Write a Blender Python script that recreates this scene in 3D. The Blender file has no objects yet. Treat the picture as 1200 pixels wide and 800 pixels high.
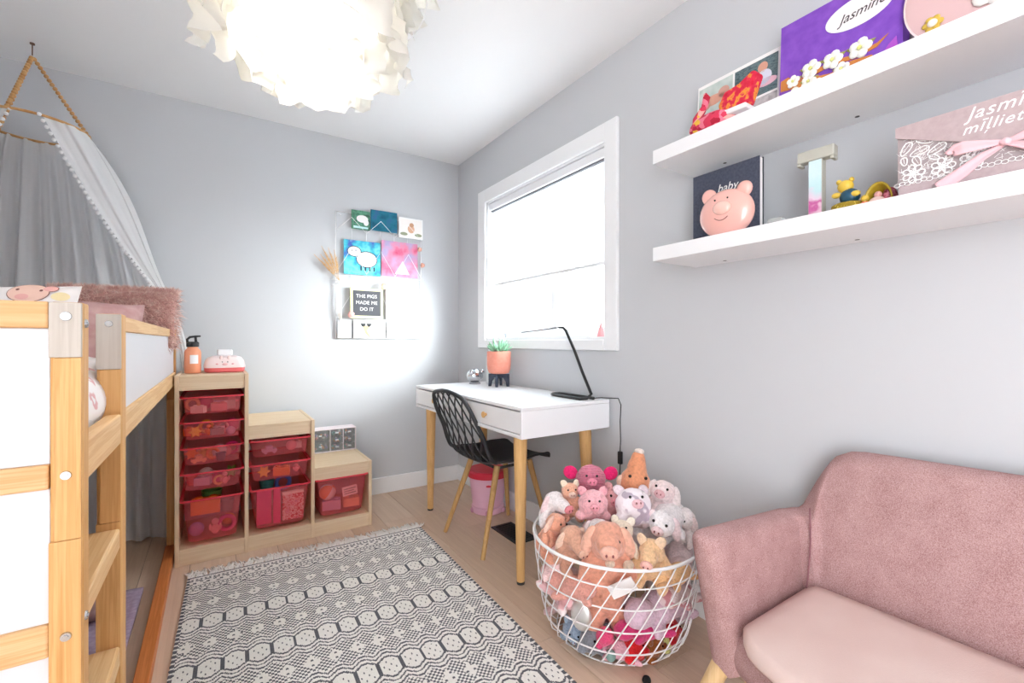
import bpy, bmesh, math, random
from mathutils import Vector, Matrix, Euler, noise
PI = math.pi
R = math.radians
S = bpy.context.scene
COL = S.collection
rnd = random.Random(7)

# ------------------------------------------------------------------ camera
CAM_H = 1.09
cam_d = bpy.data.cameras.new('camera')
cam = bpy.data.objects.new('camera', cam_d)
COL.objects.link(cam)
cam.location = (0, 0, CAM_H)
cam.rotation_euler = (R(90), 0, R(-33.3))
cam_d.sensor_width = 36
cam_d.lens = 36 * 530 / 1200
cam_d.clip_start = 0.02
S.camera = cam

# ------------------------------------------------------------------ world, sun, exposure
S.view_settings.view_transform = 'Standard'
S.view_settings.look = 'None'
S.view_settings.gamma = 1
S.view_settings.use_curve_mapping = False
S.view_settings.exposure = 2.0
W = bpy.data.worlds.new('world')
S.world = W
W.use_nodes = True
bg = W.node_tree.nodes['Background']
bg.inputs[0].default_value = (0.95, 0.975, 1.0, 1)      # bright overcast sky
bg.inputs[1].default_value = 2.7
sun_d = bpy.data.lights.new('sun', 'SUN')
sun_d.energy = 9
sun_d.angle = R(50)
sun_d.color = (1.0, 0.98, 0.95)
sun = bpy.data.objects.new('sun', sun_d)
COL.objects.link(sun)
sun.rotation_euler = Vector((-0.60, 0.78, -0.13)).to_track_quat('-Z', 'Y').to_euler()
S.cycles.max_bounces = 10
S.cycles.diffuse_bounces = 6
S.cycles.transparent_max_bounces = 24

# ------------------------------------------------------------------ helpers
def lin(h):
    if isinstance(h, (tuple, list)):
        return tuple(h)[:3] + (1,)
    h = h.lstrip('#')
    c = [int(h[i:i + 2], 16) / 255 for i in (0, 2, 4)]
    return tuple((x / 12.92 if x <= .04045 else ((x + .055) / 1.055) ** 2.4) for x in c) + (1,)

class NT:
    def __init__(s, name):
        s.m = bpy.data.materials.new(name); s.m.use_nodes = True
        s.t = s.m.node_tree; s.n = s.t.nodes; s.p = s.n['Principled BSDF']; s.out = s.n['Material Output']
    def new(s, k, **kw):
        n = s.n.new(k)
        for a, b in kw.items(): setattr(n, a, b)
        return n
    def link(s, a, b): s.t.links.new(a, b)
    def coord(s, sc=(1, 1, 1), rot=(0, 0, 0), kind='Object'):
        c = s.new('ShaderNodeTexCoord'); m = s.new('ShaderNodeMapping')
        m.inputs['Scale'].default_value = sc; m.inputs['Rotation'].default_value = rot
        s.link(c.outputs[kind], m.inputs[0]); return m.outputs[0]
    def noise(s, vec, scale, detail=3, rough=.5, dist=0):
        n = s.new('ShaderNodeTexNoise'); s.link(vec, n.inputs['Vector'])
        n.inputs['Scale'].default_value = scale; n.inputs['Detail'].default_value = detail
        n.inputs['Roughness'].default_value = rough; n.inputs['Distortion'].default_value = dist
        return n.outputs['Fac']
    def ramp(s, fac, stops, interp='LINEAR'):
        r = s.new('ShaderNodeValToRGB'); r.color_ramp.interpolation = interp
        e = r.color_ramp.elements
        while len(e) > 1: e.remove(e[-1])
        e[0].position = stops[0][0]; e[0].color = lin(stops[0][1])
        for p, c in stops[1:]:
            k = e.new(p); k.color = lin(c)
        s.link(fac, r.inputs[0]); return r.outputs[0]
    def bump(s, h, strength=.3, dist=.002):
        b = s.new('ShaderNodeBump'); b.inputs['Strength'].default_value = strength
        b.inputs['Distance'].default_value = dist
        s.link(h, b.inputs['Height']); s.link(b.outputs[0], s.p.inputs['Normal'])

def flat(name, c, rough=.5, metal=0, bump=None, spec=.5, coat=0):
    m = NT(name); m.p.inputs['Base Color'].default_value = lin(c)
    m.p.inputs['Roughness'].default_value = rough; m.p.inputs['Metallic'].default_value = metal
    m.p.inputs['Specular IOR Level'].default_value = spec
    m.p.inputs['Coat Weight'].default_value = coat
    if bump:
        m.bump(m.noise(m.coord(), bump[0], 4), bump[1], .002)
    return m.m

def vary(name, stops, scale, rough=.6, sc=(1, 1, 1), bump=.0, bscale=None, detail=3, sheen=0, interp='LINEAR', dist=0, bdist=.002):
    m = NT(name); v = m.coord(sc)
    m.link(m.ramp(m.noise(v, scale, detail, dist=dist), stops, interp), m.p.inputs['Base Color'])
    m.p.inputs['Roughness'].default_value = rough
    m.p.inputs['Specular IOR Level'].default_value = .25
    if sheen:
        m.p.inputs['Sheen Weight'].default_value = sheen
    if bump: m.bump(m.noise(v, bscale or scale, 4), bump, bdist)
    return m.m

def wood(name, light, dark, axis='Z', rough=.5, scale=1.0, knots=True):
    """grain runs along the given local axis"""
    m = NT(name)
    st = {'X': (1.0, 34, 34), 'Y': (34, 1.0, 34), 'Z': (34, 34, 1.0)}[axis]
    v = m.coord(tuple(a * scale for a in st))
    g = m.noise(v, 1.5, 3, .5, .15)
    fine = m.noise(m.coord(tuple(a * 5 * scale for a in st)), 2, 2)
    mix = m.new('ShaderNodeMath', operation='MULTIPLY_ADD')
    m.link(fine, mix.inputs[0]); mix.inputs[1].default_value = .25; m.link(g, mix.inputs[2])
    mid = tuple((a + b) / 2 for a, b in zip(lin(light)[:3], lin(dark)[:3]))
    m.link(m.ramp(mix.outputs[0], [(.40, light), (.60, mid), (.68, light), (.80, mid), (.95, dark)]), m.p.inputs['Base Color'])
    m.p.inputs['Roughness'].default_value = rough
    m.p.inputs['Specular IOR Level'].default_value = .3
    m.bump(fine, .15, .001)
    return m.m

def see(name, tint, a, rough=.15, base=None):
    """thin see-through sheet: tinted transparency mixed with a surface"""
    m = NT(name); t = m.new('ShaderNodeBsdfTransparent'); t.inputs[0].default_value = lin(tint)
    mx = m.new('ShaderNodeMixShader'); mx.inputs[0].default_value = a
    m.p.inputs['Base Color'].default_value = lin(base or tint); m.p.inputs['Roughness'].default_value = rough
    m.link(t.outputs[0], mx.inputs[1]); m.link(m.p.outputs[0], mx.inputs[2]); m.link(mx.outputs[0], m.out.inputs[0])
    return m.m

def sheer(name, c, trl=.5, tra=0.0, bump=None):
    m = NT(name); d = m.new('ShaderNodeBsdfDiffuse'); t = m.new('ShaderNodeBsdfTranslucent')
    d.inputs[0].default_value = lin(c); t.inputs[0].default_value = lin(c)
    a = m.new('ShaderNodeMixShader'); a.inputs[0].default_value = trl
    m.link(d.outputs[0], a.inputs[1]); m.link(t.outputs[0], a.inputs[2])
    o = a.outputs[0]
    if tra:
        p = m.new('ShaderNodeBsdfTransparent'); b = m.new('ShaderNodeMixShader'); b.inputs[0].default_value = tra
        m.link(o, b.inputs[1]); m.link(p.outputs[0], b.inputs[2]); o = b.outputs[0]
    m.link(o, m.out.inputs[0]); return m.m

class MB:
    def __init__(s): s.v = []; s.f = []; s.mi = []; s.cur = 0
    def add(s, vs, fs, M=None):
        o = len(s.v)
        for p in vs:
            p = Vector(p); s.v.append(tuple(M @ p) if M else tuple(p))
        for f in fs: s.f.append(tuple(i + o for i in f)); s.mi.append(s.cur)
        return s
    def box(s, a, b, M=None):
        x0, y0, z0 = a; x1, y1, z1 = b
        return s.add([(x0, y0, z0), (x1, y0, z0), (x1, y1, z0), (x0, y1, z0), (x0, y0, z1), (x1, y0, z1), (x1, y1, z1), (x0, y1, z1)],
                     [(0, 3, 2, 1), (4, 5, 6, 7), (0, 1, 5, 4), (1, 2, 6, 5), (2, 3, 7, 6), (3, 0, 4, 7)], M)
    def cyl(s, p0, p1, r0, r1=None, n=16):
        return s.tube([p0, p1], [r0, r0 if r1 is None else r1], n)
    def tube(s, pts, r, n=8, closed=False, cap=True, sq=None):
        pts = [Vector(p) for p in pts]; k = len(pts)
        rs = r if isinstance(r, (list, tuple)) else [r] * k
        o = len(s.v); up = None
        for i, p in enumerate(pts):
            if closed: d = pts[(i + 1) % k] - pts[i - 1]
            else: d = pts[min(i + 1, k - 1)] - pts[max(i - 1, 0)]
            d.normalize()
            if up is None:
                up = Vector((0, 0, 1)) if abs(d.z) < .9 else Vector((1, 0, 0))
            a = d.cross(up)
            if a.length < 1e-6: a = d.orthogonal()
            a.normalize(); b = a.cross(d).normalized(); up = b
            for j in range(n):
                t = 2 * PI * (j + (.5 if n == 4 else 0)) / n
                q = p + (a * math.cos(t) * (sq or 1) + b * math.sin(t)) * rs[i]
                s.v.append(tuple(q))
        for i in range(k if closed else k - 1):
            for j in range(n):
                a0 = o + i * n + j; a1 = o + i * n + (j + 1) % n
                b0 = o + ((i + 1) % k) * n + j; b1 = o + ((i + 1) % k) * n + (j + 1) % n
                s.f.append((a0, a1, b1, b0)); s.mi.append(s.cur)
        if cap and not closed:
            s.f.append(tuple(o + j for j in reversed(range(n)))); s.mi.append(s.cur)
            s.f.append(tuple(o + (k - 1) * n + j for j in range(n))); s.mi.append(s.cur)
        return s
    def lathe(s, prof, n=32, M=None, cap0=True, cap1=True):
        o = len(s.v); k = len(prof)
        for r, z in prof:
            for j in range(n):
                t = 2 * PI * j / n; p = Vector((r * math.cos(t), r * math.sin(t), z))
                s.v.append(tuple(M @ p) if M else tuple(p))
        for i in range(k - 1):
            for j in range(n):
                s.f.append((o + i * n + j, o + i * n + (j + 1) % n, o + (i + 1) * n + (j + 1) % n, o + (i + 1) * n + j)); s.mi.append(s.cur)
        if cap0: s.f.append(tuple(o + j for j in reversed(range(n)))); s.mi.append(s.cur)
        if cap1: s.f.append(tuple(o + (k - 1) * n + j for j in range(n))); s.mi.append(s.cur)
        return s
    def ball(s, c, r, n=12, M=None, rot=None):
        rx, ry, rz = r if isinstance(r, (tuple, list)) else (r, r, r)
        T = Matrix.Translation(c) @ (rot.to_matrix().to_4x4() if rot else Matrix()) @ Matrix.Diagonal((rx, ry, rz, 1))
        if M: T = M @ T
        h = n // 2 + 1
        prof = [(max(math.sin(PI * i / h), 1e-4), -math.cos(PI * i / h)) for i in range(h + 1)]
        return s.lathe(prof, n, T)
    def prism(s, poly, h, M=None):
        n = len(poly)
        return s.add([(x, y, 0) for x, y in poly] + [(x, y, h) for x, y in poly],
                     [tuple(reversed(range(n))), tuple(range(n, 2 * n))] + [(i, (i + 1) % n, n + (i + 1) % n, n + i) for i in range(n)], M)
    def grid(s, fn, nu, nv, wrap=False):
        o = len(s.v)
        for i in range(nu + 1):
            for j in range(nv + 1): s.v.append(tuple(fn(i / nu, j / nv)))
        for i in range(nu):
            for j in range(nv):
                a = o + i * (nv + 1) + j
                s.f.append((a, a + nv + 1, a + nv + 2, a + 1)); s.mi.append(s.cur)
        return s
    def build(s, name, mats, parent=None, smooth=False, bevel=0, seg=2, solid=0, sub=0, auto=None):
        me = bpy.data.meshes.new(name); me.from_pydata(s.v, [], s.f)
        if not isinstance(mats, (list, tuple)): mats = [mats]
        for m in mats: me.materials.append(m)
        if any(s.mi): me.polygons.foreach_set('material_index', s.mi)
        bm = bmesh.new(); bm.from_mesh(me); bmesh.ops.recalc_face_normals(bm, faces=bm.faces); bm.to_mesh(me); bm.free()
        o = bpy.data.objects.new(name, me); COL.objects.link(o)
        if parent is not None: o.parent = parent
        if smooth: me.polygons.foreach_set('use_smooth', [True] * len(me.polygons))
        if solid:
            k = o.modifiers.new('s', 'SOLIDIFY'); k.thickness = solid; k.offset = 0
        if bevel:
            b = o.modifiers.new('b', 'BEVEL'); b.width = bevel; b.segments = seg; b.limit_method = 'ANGLE'; b.angle_limit = R(35)
        if sub:
            k = o.modifiers.new('u', 'SUBSURF'); k.levels = k.render_levels = sub
        if smooth == 2:
            me.set_sharp_from_angle(angle=R(40))
        return o

def thing(name, label, cat, loc=(0, 0, 0), rot=0, group=None):
    o = bpy.data.objects.new(name, None); COL.objects.link(o); o.empty_display_size = .05
    o.location = loc
    o.rotation_euler = rot if isinstance(rot, (tuple, Euler)) else (0, 0, rot)
    o['label'] = label; o['category'] = cat
    if group: o['group'] = group
    return o
def tag(o, label, cat, group=None):
    o['label'] = label; o['category'] = cat
    if group: o['group'] = group
    return o
def struct(o): o['kind'] = 'structure'; return o
def place(o, loc, rot=None):
    o.location = loc
    if rot is not None: o.rotation_euler = rot if isinstance(rot, (tuple, Euler)) else (0, 0, rot)
    return o
def lab(o, t): o['label'] = t; return o

def text(body, size, mat, parent, M, extrude=.0006, name='lettering', shear=0, spacing=1, align='CENTER'):
    c = bpy.data.curves.new('txt', 'FONT'); c.body = body; c.size = size; c.extrude = extrude
    c.shear = shear; c.space_character = spacing; c.align_x = align; c.align_y = 'CENTER'; c.resolution_u = 3
    t = bpy.data.objects.new('txt', c); COL.objects.link(t)
    dg = bpy.context.evaluated_depsgraph_get()
    me = bpy.data.meshes.new_from_object(t.evaluated_get(dg)); me.name = name
    bpy.data.objects.remove(t); bpy.data.curves.remove(c)
    me.transform(M); me.materials.clear(); me.materials.append(mat)
    o = bpy.data.objects.new(name, me); COL.objects.link(o); o.parent = parent
    return o

# frames of reference for flat print: local x to the right as seen, local y up
FACE_S = Matrix.Rotation(R(90), 4, 'X')                        # seen from -Y
FACE_W = Matrix.Rotation(R(-90), 4, 'Z') @ Matrix.Rotation(R(90), 4, 'X')   # seen from -X
def at(M, p): return Matrix.Translation(p) @ M

# ------------------------------------------------------------------ materials
M_wall = flat('wall_paint', '#c8cace', .9, bump=(60, .04))
M_ceil = flat('ceiling_paint', '#efeff0', .95, bump=(90, .05))
M_trim = flat('trim_paint', '#f0f1f3', .35)
M_white = flat('white_lacquer', '#eff0f3', .35)
M_black = flat('black_metal', '#1b1c1f', .4)
M_bplast = flat('black_plastic', '#26272a', .45)
M_chrome = flat('steel', '#b9bcc0', .25, 1)
M_wire = flat('white_wire', '#f2f2f4', .4)
M_eye = flat('black_bead', '#0c0a0c', .15)

# ------------------------------------------------------------------ room shell
XR, YB, ZC, XL, YF = 1.617, 3.236, 2.487, -1.24, -2.6
WY0, WY1, WZ0, WZ1 = 1.61, 2.785, 1.10, 2.075
def room():
    b = MB(); b.box((XL - .12, YB, -.1), (XR + .16, YB + .12, ZC + .1)); struct(b.build('wall_back', M_wall))
    # left wall, with a wide unseen opening, added to let skylight fill the room
    b = MB(); b.box((XL - .12, YF, -.1), (XL, -2.5, ZC + .1)); b.box((XL - .12, -.85, -.1), (XL, YB, ZC + .1)); b.box((XL - .12, -2.5, 2.35), (XL, -.85, ZC + .1)); struct(b.build('wall_left', M_wall))
    b = MB()
    T = .16
    b.box((XR, YF, -.1), (XR + T, WY0, ZC + .1)); b.box((XR, WY1, -.1), (XR + T, YB, ZC + .1))
    b.box((XR, WY0, -.1), (XR + T, WY1, WZ0)); b.box((XR, WY0, WZ1), (XR + T, WY1, ZC + .1))
    struct(b.build('wall_right', M_wall))
    b = MB(); b.box((XL, YF - .12, -.1), (XR, YF, ZC + .1)); struct(b.build('wall_front', M_wall))
    b = MB(); b.box((XL - .12, YF, ZC), (XR + .16, YB + .12, ZC + .1)); struct(b.build('ceiling', M_ceil))
    # floor: bedding slab and separate oak planks laid along Y
    fl = MB().box((XL, YF, -.05), (XR, YB, -.004)).build('floor', flat('subfloor', '#6b5745', .8)); struct(fl)
    mats = [wood('oak_plank_a', '#d8bea8', '#c9ad97', 'Y', .45, .5), wood('oak_plank_b', '#d3b9a2', '#c4a892', 'Y', .45, .6),
            wood('oak_plank_c', '#dcc4af', '#cdb29c', 'Y', .45, .45)]
    w = .19; x = XL; i = 0; cache = {}
    while x < XR - .01:
        x1 = min(x + w, XR); y = YF - rnd.uniform(.0, .9)
        while y < YB:
            L = 1.38; a, c = max(y, YF), min(y + L, YB)
            if c > a + .02:
                key = (round(x1 - x, 4), round(c - a, 2), rnd.randrange(3))
                q = MB().box((0, 0, -.004), (x1 - x - .0016, c - a - .0016, 0)).build('plank', mats[key[2]], fl, bevel=.0008, seg=1)
                q.location = (x, a, 0)
            y += L
        x = x1
    # skirting boards
    def base(name, a, c):
        q = MB().box(a, c).build(name, M_trim, None, bevel=.004); struct(q)
    base('baseboard_back', (XL, YB - .016, 0), (XR, YB, .115))
    base('baseboard_right', (XR - .016, YF, 0), (XR, YB - .016, .115))
    base('baseboard_left', (XL, -.85, 0), (XL + .016, YB - .016, .115))
room()

def window():
    root = bpy.data.objects.new('window_1', None); COL.objects.link(root); struct(root)
    oy0, oy1, oz0, oz1 = 1.525, 2.885, 1.045, 2.165
    for n, a, c in (('casing', (XR - .02, oy0, oz0), (XR, WY0, oz1)), ('casing', (XR - .02, WY1, oz0), (XR, oy1, oz1)),
                    ('casing', (XR - .02, WY0, WZ1), (XR, WY1, oz1)), ('casing', (XR - .024, WY0, oz0), (XR, WY1, WZ0))):
        MB().box(a, c).build(n, M_trim, root, bevel=.004)
    b = MB()
    for a, c in (((XR, WY0, WZ0), (XR + .16, WY0 + .012, WZ1)), ((XR, WY1 - .012, WZ0), (XR + .16, WY1, WZ1)),
                 ((XR, WY0, WZ1 - .012), (XR + .16, WY1, WZ1)), ((XR - .01, WY0 + .0, WZ0), (XR + .16, WY1, WZ0 + .014))):
        b.box(a, c)
    b.build('reveal', M_trim, root)
    # sash bars
    xs0, xs1 = XR + .085, XR + .125
    y0, y1, z0, z1 = WY0 + .012, WY1 - .012, WZ0 + .014, WZ1 - .012
    for a, c in (((xs0, y0, z0), (xs1, y0 + .05, z1)), ((xs0, y1 - .05, z0), (xs1, y1, z1)), ((xs0, y0 + .05, z0), (xs1, y1 - .05, z0 + .05)),
                 ((xs0, y0 + .05, z1 - .05), (xs1, y1 - .05, z1)), ((xs0 - .01, 2.10, z0 + .05), (xs1, 2.15, z1 - .05))):
        MB().box(a, c).build('sash_bar', M_trim, root, bevel=.004)
    gl = see('window_glass', '#f6fbfc', .06, .02, '#ffffff')
    MB().box((xs0 + .018, y0 + .05, z0 + .05), (xs0 + .022, 2.10, z1 - .05)).build('pane', gl, root)
    MB().box((xs0 + .018, 2.15, z0 + .05), (xs0 + .022, y1 - .05, z1 - .05)).build('pane', gl, root)
    # roller blind hanging inside the opening
    t = thing('roller_blind', 'white translucent roller blind drawn half way down the window', 'blind', (XR + .03, (WY0 + WY1) / 2, 0))
    hw = (WY1 - WY0) / 2 - .016
    MB().box((-.025, -hw, 2.012), (.035, hw, 2.060)).build('cassette', M_white, t, bevel=.006)
    MB().box((-.012, -hw + .01, 2.004), (.02, hw - .01, 2.012)).build('cassette_slot', flat('slot_shadow_strip', '#6c6e73', .6), t)
    bl = sheer('blind_cloth', '#f8f8f9', .62); bl2 = sheer('blind_cloth_dense', '#f5f5f7', .54)
    z = 2.004; k = 0
    while z > 1.50:
        zz = max(z - .075, 1.497)
        MB().box((.004, -hw + .01, zz), (.0055, hw - .01, z - .001)).build('cloth_band', bl if k % 2 else bl2, t); z = zz; k += 1
    MB().box((-.004, -hw + .01, 1.478), (.014, hw - .01, 1.498)).build('bottom_bar', M_white, t, bevel=.004)
    # things on the sill
    pk = flat('pink_glaze', '#e9a3a5', .4)
    q = MB().lathe([(.02, 0), (.022, .004), (.014, .03), (.009, .052), (.006, .066), (.001, .072)], 16).build('pink_cone_figurine', pk, None, smooth=True)
    place(q, (XR + .05, 1.70, WZ0 + .015)); tag(q, 'small pink cone shaped ornament on the window sill near its right end', 'ornament')
    q = MB().ball((0, 0, .014), .014, 12).ball((0, 0, .034), .010, 12).build('white_figurine', flat('white_glaze', '#f0eeee', .4), None, smooth=True)
    place(q, (XR + .05, 1.775, WZ0 + .015)); tag(q, 'tiny white two-ball ornament on the window sill beside the pink cone', 'ornament')
    for y, l in ((2.615, 'tiny grey tapered ornament on the window sill nearer the room corner'),):
        q = MB().lathe([(.003, 0), (.008, .012), (.011, .03), (.004, .032)], 12).build('grey_figurine', flat('grey_glaze', '#8d9296', .5), None, smooth=True)
        place(q, (XR + .05, y, WZ0 + .015)); tag(q, l, 'ornament')
window()

# ------------------------------------------------------------------ bed
P_x = wood('pine_x', '#eac391', '#c98d4e', 'X', .5, .8)
P_y = wood('pine_y', '#f0cb98', '#d39c5e', 'Y', .5, .8)
P_z = wood('pine_z', '#e6b87c', '#c88a45', 'Z', .5, 1)
P_zp = wood('pine_pale_z', '#cbc4bb', '#b4aba0', 'Z', .5, 1)
P_orange = wood('pine_orange_y', '#dd8a50', '#b5602c', 'Y', .45, .9)
M_panel = flat('white_board', '#dfe0e5', .4)
BX0, BX1, BY0, BY1, BZ = -1.17, -.17, .94, 2.95, 1.15
def bed():
    t = thing('loft_bed', 'low pine loft bed with white panels and a built-in ladder, at the left', 'bed', ((BX0 + BX1) / 2, (BY0 + BY1) / 2, 0))
    O = Vector(t.location)
    def bx(n, a, c, m, bev=.003):
        a = Vector(a) - O; c = Vector(c) - O
        o = MB().box(a, c)
        return o.build(n, m, t, bevel=bev)
    pw, pd = .037, .045
    def bolt(parent, p, ax):
        p = Vector(p) - O; d = Vector(ax) * .0025
        b = MB().cyl(p - d * .2, p + d, .0072, .0062, 20); b.cyl(p + d, p + d * 1.5, .0035, .0035, 6)
        b.build('bolt', M_chrome, parent, smooth=2)
    # near corner post: core with front lamellae, the upper one pale
    def post(x0, x1, y0, y1, split, low, pale=True):
        p = bx('post', (x0, y0 + .008, 0), (x1, y1, BZ), P_z)
        for n, z0, z1, m in (('lamella', split, BZ - .001, P_zp if pale else P_z), ('lamella', low, split - .0008, P_z), ('lamella', 0, low - .0008, P_z)):
            q = MB().box(Vector((x0 + (.006 if z1 < split and z0 >= low and low > 0 else 0), y0, z0)) - O, Vector((x1 - .001, y0 + .0085, z1)) - O).build(n, m, p, bevel=.001)
        return p
    p1 = post(BX1 - pw, BX1, BY0, BY0 + pd, 1.066, .79)
    for z in (.888, .645): bolt(p1, (BX1 - .018, BY0, z), (0, -1, 0))
    bolt(p1, (BX1 - .018, BY0, 1.128), (0, -1, 0))
    bolt(p1, (BX1, BY0 + .022, .66), (1, 0, 0)); bolt(p1, (BX1, BY0 + .022, 1.118), (1, 0, 0))
    p2 = post(BX1 - .042, BX1, 1.29, 1.35, 1.03, .70)
    bolt(p2, (BX1 - .021, 1.29, 1.128), (0, -1, 0))
    post(BX0, BX0 + pw, BY0, BY0 + pd, 1.066, .79)
    post(BX1 - pw, BX1, BY1 - pd, BY1, 1.066, .79, False)
    post(BX0, BX0 + pw, BY1 - pd, BY1, 1.066, .79, False)
    # end frames
    for y0 in (BY0 + .010, BY1 - .032):
        for z0, z1 in ((1.110, BZ), (.868, .905), (.616, .665), (.03, .08))[:4 if y0 < 2 else 2]:
            bx('rail', (BX0 + pw, y0 - .004, z0), (BX1 - pw - .001, y0 + .020, z1), P_x)
        for z0, z1 in ((.905, 1.110), (.665, .868), (.08, .616))[:3 if y0 < 2 else 1]:
            bx('panel', (BX0 + pw, y0 + .004, z0), (BX1 - pw - .001, y0 + .012, z1), M_panel, .001)
    # long sides
    for x0, x1, g0 in ((BX1 - .024, BX1 - .002, 1.35), (BX0 + .002, BX0 + .024, BY0 + pd)):
        bx('guard_rail', (x0, g0, 1.112), (x1, BY1 - pd, BZ - .003), P_y)
        bx('guard_panel', (x0 + .007, g0, .932), (x1 - .006, BY1 - pd, 1.112), M_panel, .001)
    bx('side_rail', (BX1 - .026, BY0 + pd, .868), (BX1 - .001, 1.29, .932), P_y)
    bx('side_rail', (BX1 - .026, 1.35, .868), (BX1 - .001, BY1 - pd, .932), P_y)
    bx('side_rail', (BX0 + .001, BY0 + pd, .868), (BX0 + .026, BY1 - pd, .932), P_y)
    bx('floor_rail', (BX1 - .042, 1.35, 0), (BX1, BY1 - pd, .045), P_orange)
    for z in (.64, .385, .13):
        bx('ladder_step', (BX1 - .085, BY0 + pd, z), (BX1 - .002, 1.29, z + .045), P_y, .005)
    for i in range(14):
        y = 1.02 + i * .138
        bx('slat', (BX0 + .03, y, .862), (BX1 - .03, y + .07, .88), P_x, .002)
    return t
bed()

# bedding
sheet = vary('dusty_cotton', [(.3, '#c9a6a4'), (.7, '#b98f8e')], 30, .9, bump=.3)
m = MB().box((-1.12, .99, .8805), (-.205, 2.9, .955)).build('mattress', flat('mattress_cotton', '#d9d7d8', .9, bump=(200, .2)), None, smooth=2, bevel=.02, seg=4)
tag(m, 'pale grey mattress lying on the slats of the loft bed', 'mattress')

def cushion(name, w, d, h, mat, label, cat, loc, rot, group=None, pinch=.25, nz=.01, mat2=None, seed=0):
    t = MB()
    def f(sgn):
        def g(u, v):
            x, y = u * 2 - 1, v * 2 - 1
            e = max(0, (1 - abs(x) ** 3.2) * (1 - abs(y) ** 3.2)) ** .5
            kx = 1 - pinch * .25 * (1 - abs(y) ** 1.5) * abs(x) ** 3; ky = 1 - pinch * .25 * (1 - abs(x) ** 1.5) * abs(y) ** 3
            n = noise.noise(Vector((x * 1.7 + seed, y * 1.7, sgn * 3))) * nz * (e > .02)
            return (x * w / 2 * kx, y * d / 2 * ky, sgn * h / 2 * e + n)
        return g
    t.grid(f(1), 26, 26); t.grid(f(-1), 26, 26)
    o = t.build(name, mat, None, smooth=True)
    bm = bmesh.new(); bm.from_mesh(o.data); bmesh.ops.remove_doubles(bm, verts=bm.verts, dist=.004); bmesh.ops.recalc_face_normals(bm, faces=bm.faces); bm.to_mesh(o.data); bm.free()
    for p in o.data.polygons: p.use_smooth = True
    place(o, loc, rot)
    if label: tag(o, label, cat, group)
    return o

# white duvet folded over the mattress edge, with soft pink brush marks
dm = vary('white_duvet_print', [(0, '#f3f0f1'), (.57, '#f3f0f1'), (.59, '#e6bcc0'), (.63, '#e3b4b9'), (.65, '#f3f0f1')], 15, .9, bump=.25, bscale=14, bdist=.004)
def duvet():
    def fn(u, v):
        y = 1.0 + u * .95
        a = v * 2.2
        n = noise.noise(Vector((u * 5, v * 5, 1))) * .012
        if a < 1.2:
            return (-1.08 + a / 1.2 * .80, y, 1.035 + n + .012 * math.sin(u * 11))
        th = (a - 1.2) / 1.0 * PI * .95
        return (-.28 + math.sin(th) * (.072 + n), y, .963 + math.cos(th) * (.072 + n))
    o = MB().grid(fn, 40, 40).build('duvet', dm, None, smooth=True, solid=.012)
    tag(o, 'white duvet with faint pink marks folded over the near half of the loft bed', 'duvet')
duvet()
q = cushion('pillow', .42, .34, .16, sheet, 'dusty pink creased pillow behind the ladder opening of the loft bed', 'pillow', (-.42, 2.05, 1.075), (R(62), 0, R(4)), nz=.03, seed=2)
# pillow with a round animal face print, only its top edge shows
def face_pillow():
    t = thing('pillow', 'white pillow with a drawn round pink animal face behind the bed end panel', 'pillow', (-.565, 1.62, 1.055), (R(80), 0, R(-14)))
    wc = flat('white_cotton', '#f2eeee', .9, bump=(90, .15)); c = cushion('cover', .56, .36, .13, wc, None, None, (0, 0, 0), (0, 0, 0)); c.parent = t
    def zf(x, y):
        X, Y = x / .28, y / .18
        e = max(0, (1 - abs(X) ** 3.2) * (1 - abs(Y) ** 3.2)) ** .5
        return .065 * e + noise.noise(Vector((X * 1.7, Y * 1.7, 3))) * .01
    def blob(cx, cy, rx, ry, mat, dz, name, a0=0, a1=2 * PI):
        vs = [(cx, cy, 0)]; fs = []; n = 28; rings = 5
        for k in range(1, rings + 1):
            for j in range(n):
                t_ = a0 + (a1 - a0) * j / n; vs.append((cx + rx * k / rings * math.cos(t_), cy + ry * k / rings * math.sin(t_), 0))
        vs = [(x, y, zf(x, y) + dz) for x, y, z in vs]
        for j in range(n): fs.append((0, 1 + j, 1 + (j + 1) % n))
        for k in range(rings - 1):
            for j in range(n):
                a = 1 + k * n; fs.append((a + j, a + n + j, a + n + (j + 1) % n, a + (j + 1) % n))
        b = MB(); b.add(vs, fs); o = b.build(name, mat, t, smooth=True); return o
    dk = flat('print_brown', '#8a5a55', .9); pk = flat('print_pink', '#f2cdbd', .9); pk2 = flat('print_rose', '#ecb3ac', .9)
    blob(.193, .150, .0375, .027, dk, .0012, 'print_outline'); blob(.193, .150, .036, .0255, pk, .0018, 'print_face')
    blob(.228, .165, .0145, .0095, dk, .0012, 'print_outline'); blob(.228, .165, .0132, .0082, pk2, .0018, 'print_ear')
    blob(.186, .138, .012, .008, pk2, .0026, 'print_snout')
    for x in (.172, .214): blob(x, .158, .0032, .0032, dk, .0028, 'print_eye')
    blob(.250, .145, .016, .012, flat('print_yellow', '#f3e3b5', .9), .0010, 'print_patch')
face_pillow()

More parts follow.
